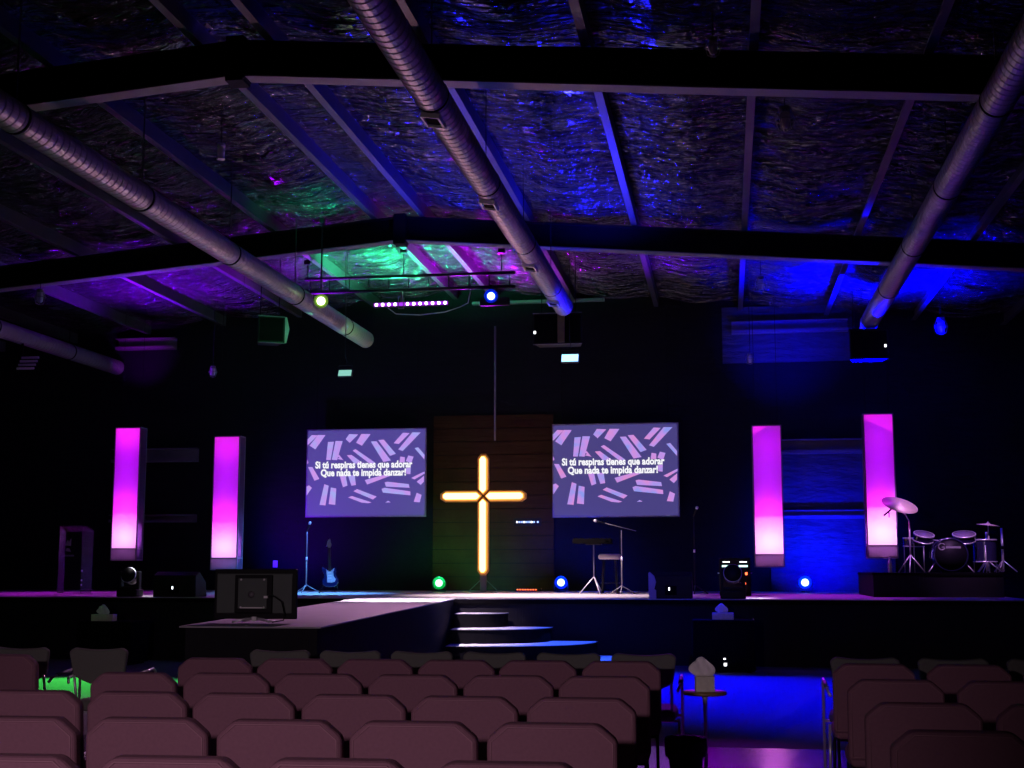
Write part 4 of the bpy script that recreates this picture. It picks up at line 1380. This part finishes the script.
b = MB(); b.box((0, 0, -br - 0.015), (0.2, 0.3, 0.028)); b.build('foot_pad', 'stepside', t)

def tom(name, label, c, r, h, tilt, rz, legs=False, mount=None):
    t = thing(name, label, 'drum', c, 0, 'drums of the drum kit')
    R = RZ(rz) @ RX(tilt)
    b = MB(); b.lathe([(r, -h), (r, 0)], (0, 0, 0), 28, R); b.build('shell', 'drumshell', t)
    b = MB(); b.lathe([(r - 0.004, -0.02), (r + 0.012, -0.02), (r + 0.012, 0.006), (r - 0.004, 0.006)], (0, 0, 0), 28, R); b.build('hoop', 'chrome', t)
    b = MB(); b.lathe([(0, 0), (r, 0), (r, -0.004), (0, -0.004)], (0, 0, 0), 28, R); b.build('head', 'drumhead', t)
    b = MB(); b.lathe([(0, -h), (r + 0.01, -h), (r + 0.01, -h + 0.02), (0, -h + 0.005)], (0, 0, 0), 28, R); b.build('bottom_hoop', 'chrome', t)
    if legs:
        for k in range(3):
            a = 2 * PI * k / 3 + 0.4
            b = MB(); b.tube([((r + 0.015) * math.cos(a), (r + 0.015) * math.sin(a), -0.1), ((r + 0.015) * math.cos(a), (r + 0.015) * math.sin(a), DZ - c[2])], 0.009, 6); b.build('leg', 'chrome', t)
    if mount:
        b = MB(); b.tube([(0, 0.03, -h * 0.7), mount], 0.012, 6); b.build('mount_arm', 'chrome', t)
    return t
c1, c2 = at_y(924, 534, YD), at_y(964, 534, YD)
tom('tom_drum', 'rack tom drum with a violet-lit tilted head beside the cymbal', c1, 0.17, 0.13, 0.38, 0.35, mount=(0.25, 0.05, DZ + 2 * br - c1.z))
tom('tom_drum', 'rack tom drum with a dim tilted head near the chrome stands', c2, 0.19, 0.13, 0.33, -0.15, mount=(-0.2, 0.05, DZ + 2 * br - c2.z))
cf = at_y(985, 552, YD + 0.3)
tom('floor_tom', 'dark floor tom on three legs beside the bass drum, before chrome stands', (cf.x, YD + 0.3, DZ + 0.58), 0.2, 0.4, 0, 0, True)
cs = at_y(914, 551, YD + 0.5)
tom('snare_drum', 'snare drum on chrome legs behind the bottle', (cs.x, YD + 0.5, DZ + 0.62), 0.18, 0.16, 0.05, 0.2, True)

def cymbal_stand(label, cpx, cpy, Y, r, tilt, rz, base_dx=0.1, mic=False):
    c = at_y(cpx, cpy, Y)
    t = thing('cymbal_stand', label, 'cymbal', (c.x + base_dx, Y, DZ), 0, 'cymbals of the drum kit')
    z = c.z - DZ
    b = MB(); b.tube([(0, 0, 0.2), (0, 0, z * 0.75)], 0.013, 8); b.tube([(0, 0, z * 0.75), (-base_dx, 0, z - 0.02)], 0.009, 8); b.tube([(-base_dx, 0, z - 0.03), (-base_dx, 0, z + 0.05)], 0.006, 6); b.build('pole', 'chrome', t)
    for k in range(3):
        a = 2 * PI * k / 3 + 0.3
        b = MB(); b.tube([(0, 0, 0.3), (0.25 * math.cos(a), 0.25 * math.sin(a), 0.01)], 0.010, 6); b.build('leg', 'chrome', t)
    b = MB(); R = RY(tilt) @ RX(rz)
    b.lathe([(0, 0.03), (r * 0.12, 0.022), (r * 0.2, 0.006), (r, -0.02), (r, -0.024), (r * 0.2, 0.001), (0, 0.024)], (-base_dx, 0, z), 36, R); b.build('cymbal', 'brass', t)
    if mic:
        b = MB(); b.tube([(-base_dx - 0.12, -0.1, z - 0.06), (-base_dx - 0.29, -0.12, z - 0.20)], 0.016, 6); b.tube([(-base_dx - 0.2, -0.11, z - 0.13), (-base_dx - 0.2, -0.11, z - 0.23)], 0.01, 6); b.tube([(-base_dx - 0.12, -0.1, z - 0.06), (-base_dx, 0, z - 0.02)], 0.01, 6); b.build('clip_microphone', 'blackplastic', t)
    return t
cymbal_stand('tilted violet-lit crash cymbal on a stand before the last magenta tower', 900, 504, 23.9, 0.31, 0.26, 0.46, 0.14, True)
cymbal_stand('dark cymbal on a chrome stand at the far end of the drum kit', 988, 524, YD + 0.6, 0.2, 0.1, 0.05, 0.0)
# tall bright stand bars to the right of the kit
for px, y0_, y1_, lab in ((988, 532, 574, 'pale chrome stand pole just behind the floor tom'), (1003.5, 528, 568, 'farthest pale chrome stand pole at the end of the drum kit')):
    c = at_y(px, 570, 25.9)
    t = thing('hardware_stand', lab, 'stand', (c.x, 25.9, DZ), 0, 'chrome stands by the drum kit')
    b = MB(); b.tube([(0, 0, 0.02), (0, 0, at_y(px, y0_, 25.9).z - DZ)], 0.022, 8); b.build('pole', 'chrome', t)
    for k in range(3):
        a = 2 * PI * k / 3
        b = MB(); b.tube([(0, 0, 0.22), (0.24 * math.cos(a), 0.24 * math.sin(a), 0.01)], 0.011, 6); b.build('leg', 'chrome', t)
    b = MB(); b.lathe([(0, 0), (0.032, 0), (0.032, 0.06), (0, 0.06)], (0, 0, 0.42), 10); b.build('clutch', 'blackplastic', t)

wb = at_y(891, 583, 23.55)
t = thing('water_bottle', 'small violet-lit water bottle on the edge of the drum riser', 'bottle', (wb.x, 23.6, DZ))
b = MB(); b.lathe([(0, 0), (0.034, 0), (0.036, 0.02), (0.033, 0.08), (0.036, 0.14), (0.03, 0.19), (0.014, 0.225), (0.014, 0.24), (0, 0.24)], n=20); b.build('body', 'bottle', t)
b = MB(); b.lathe([(0, 0.236), (0.017, 0.236), (0.017, 0.262), (0, 0.262)], n=16); b.build('cap', 'bluecap', t)
b = MB(); b.lathe([(0.037, 0.08), (0.037, 0.135)], n=20); b.build('label_band', 'bluecap', t)

# ================================================================== lights
B_, V_, MG = (0.0, 0.0, 1.0), (0.45, 0.0, 1.0), (1.0, 0.0, 0.85)
# unseen pinkish fill behind the camera, lighting the chair backs
spot('rear_fill_lamp', (-2.3, -1.8, 2.3), (-2.6, 7.0, 0.66), 600, (0.98, 0.68, 0.88), 58, 1.0, 0.10)
# the blue truss lamp, then stage washes added without fixtures
spot('aisle_blue', pB + Vector((0, -0.25, -0.1)), (0.2, 17.2, 0), 32000, (0.0, 0.0, 1.0), 32, 1.0, 0.1)
spot('runway_white', (-5.6, 18.5, 6.3), (-4.75, 20.2, 1.0), 8500, (1.0, 0.74, 0.98), 34, 1.0, 0.1)
spot('runway_pink', (-3.9, 21.0, 6.3), (-4.6, 15.5, 1.0), 1500, (1.0, 0.45, 0.85), 50, 0.9, 0.1)
spot('stage_blue_left', (-6.5, YTR - 0.3, 6.3), (-8.0, 25.0, 1.0), 6500, (0.10, 0.36, 1.0), 40, 0.8, 0.1)
spot('stage_pale', (-4.5, YTR - 0.4, 6.3), (-3.4, 24.0, 1.0), 5600, (1.0, 0.70, 0.76), 56, 0.9, 0.1)
spot('steps_blue', (-1.5, 22.0, 6.3), (-2.3, 20.1, 0.5), 7000, (0.03, 0.10, 1.0), 30, 0.9, 0.1)
spot('skirt_blue', (0.2, 14.5, 6.2), (-2.2, 21.4, 0.6), 900, (0.0, 0.0, 1.0), 40, 1.0, 0.1)
spot('stage_violet_left', (-11.4, 25.0, 6.0), (-12.4, 24.2, 1.0), 900, (0.7, 0.02, 1.0), 60, 0.9, 0.1)  # this and the right one stand in for the towers' violet spill
spot('stage_violet_right', (1.2, 25.0, 6.0), (1.2, 24.2, 1.0), 900, (0.6, 0.02, 1.0), 60, 0.9, 0.1)
spot('drum_fill_spot', (3.9, 22.3, 5.2), (3.9, 24.6, 1.7), 800, (0.75, 0.32, 1.0), 42, 0.4, 0.08)  # added to brighten the cymbal and drums, no fixture here
spot('screen_violet', (-10.2, 26.6, 1.6), (-8.9, 28.2, 2.6), 420, (0.30, 0.0, 1.0), 80, 1.0, 0.1)
# pale spot added in place of light bounced off the runway: undersides of ducts, rafters and purlins, glints on the roof
spot('runway_bounce_fill', (-5.0, 19.6, 1.15), (-3.6, 16.0, 7.0), 430, (1.0, 0.44, 0.68), 96, 1.0, 0.12)
# colour for ceiling, ducts, walls and floor: spots added without fixtures
spot('roof_green', (-6.3, 24.7, 6.25), (-6.2, 24.9, 7.5), 1700, (0.02, 1.0, 0.35), 150, 0.6, 0.08)
spot('roof_green', (-6.7, 20.9, 6.3), (-6.7, 20.8, 7.5), 110, (0.02, 1.0, 0.45), 95, 1.0, 0.08)
spot('roof_violet', (-1.0, 24.6, 5.8), (-1.0, 24.4, 7.4), 300, (0.2, 0.0, 1.0), 130, 0.8, 0.08)
spot('duct_green_fill', (-6.25, 23.4, 5.2), (-7.0, 24.6, 6.0), 110, (0.35, 1.0, 0.3), 70, 1.0, 0.06)  # green fill added below the duct end, away from any lamp
spot('roof_violet', (-4.6, 25.9, 6.1), (-4.6, 25.7, 7.4), 1300, (0.5, 0.0, 1.0), 150, 0.6, 0.08)
spot('roof_violet', (-8.2, 24.6, 6.0), (-8.2, 24.5, 7.4), 330, (0.35, 0.0, 1.0), 150, 0.6, 0.08)
spot('roof_blue_mid', (-1.9, 20.6, 6.1), (-1.9, 20.3, 7.4), 620, (0.01, 0.01, 1.0), 150, 0.6, 0.08)
spot('roof_blue_mid', (-4.6, 20.6, 6.2), (-4.6, 20.2, 7.4), 300, (0.01, 0.01, 1.0), 150, 0.6, 0.08)
spot('roof_blue_mid', (-3.0, 18.4, 5.9), (-3.0, 18.0, 7.4), 160, (0.01, 0.01, 1.0), 150, 0.6, 0.08)
spot('roof_blue_right', (2.7, 25.8, 4.6), (2.7, 25.3, 7.0), 26000, (0.0, 0.0, 1.0), 120, 1.0, 0.08)
spot('duct_blue', (1.9, 26.6, 1.5), (-2.7, 21.8, 6.0), 6500, (0.0, 0.0, 1.0), 18, 1.0, 0.08)
spot('floor_violet', (-0.6, 21.0, 6.3), (0.1, 10.3, 0), 2600, (0.42, 0.0, 1.0), 13, 1.0, 0.08)
spot('wall_girt_blue', (1.2, 26.8, 5.2), (1.3, 28.7, 6.1), 650, (0.0, 0.0, 1.0), 80, 1.0, 0.08)
spot('wall_girt_violet', (-12.8, 27.2, 5.4), (-13.0, 28.7, 6.4), 120, (0.4, 0.0, 1.0), 60, 1.0, 0.08)
spot('speaker_green', (-6.9, 21.9, 5.8), (-7.95, 23.2, 5.85), 60, (0.1, 1.0, 0.35), 34, 1.0, 0.05)  # added to tint the loudspeaker's edge strip green
spot('wall_blue_right', (1.85, 26.9, 1.3), (1.95, 28.7, 2.1), 1700, (0.0, 0.0, 1.0), 88, 1.0, 0.08)
spot('roof_violet_left', (-11.4, 25.2, 4.7), (-11.0, 24.8, 7.0), 2800, (0.2, 0.0, 1.0), 120, 1.0, 0.08)
spot('wall_blue_left', (-9.6, 27.4, 1.4), (-9.2, 28.7, 2.2), 240, (0.02, 0.0, 1.0), 110, 1.0, 0.08)
# green light on the carpet beyond the far aisle
spot('floor_green', (-8.3, 18.6, 2.5), (-8.3, 16.6, 0), 1500, (0.08, 1.0, 0.12), 62, 0.6, 0.05)
# spots added towards the wall, in place of the floor pars' halos
for px, pw, lc in ((439, 130, (0.03, 1.0, 0.3)), (561, 420, (0.0, 0.02, 1.0)), (805, 420, (0.0, 0.02, 1.0))):
    q = at_y(px, 582, 26.9)
    spot('par_halo_spot', (q.x, 27.0, 1.3), (q.x, 28.7, 1.35), pw, lc, 130, 1.0, 0.05)
# points added behind the cross for its warm glow on the wall
point('cross_glow', (CX, 27.2, zc + 0.4), 11, (1.0, 0.45, 0.1), 0.1)
point('cross_glow', (CX, 27.2, zc - 0.9), 11, (1.0, 0.45, 0.1), 0.1)
for px in (146, 757):
    x = at_y(px, 597, 22.4).x
    spot('edge_white', (x + 0.2, 20.5, 6.2), (x, 22.3, 1.0), 5200, (1, 0.92, 1), 8, 0.6, 0.03)  # fixtureless spot added for the white pool on the stage edge
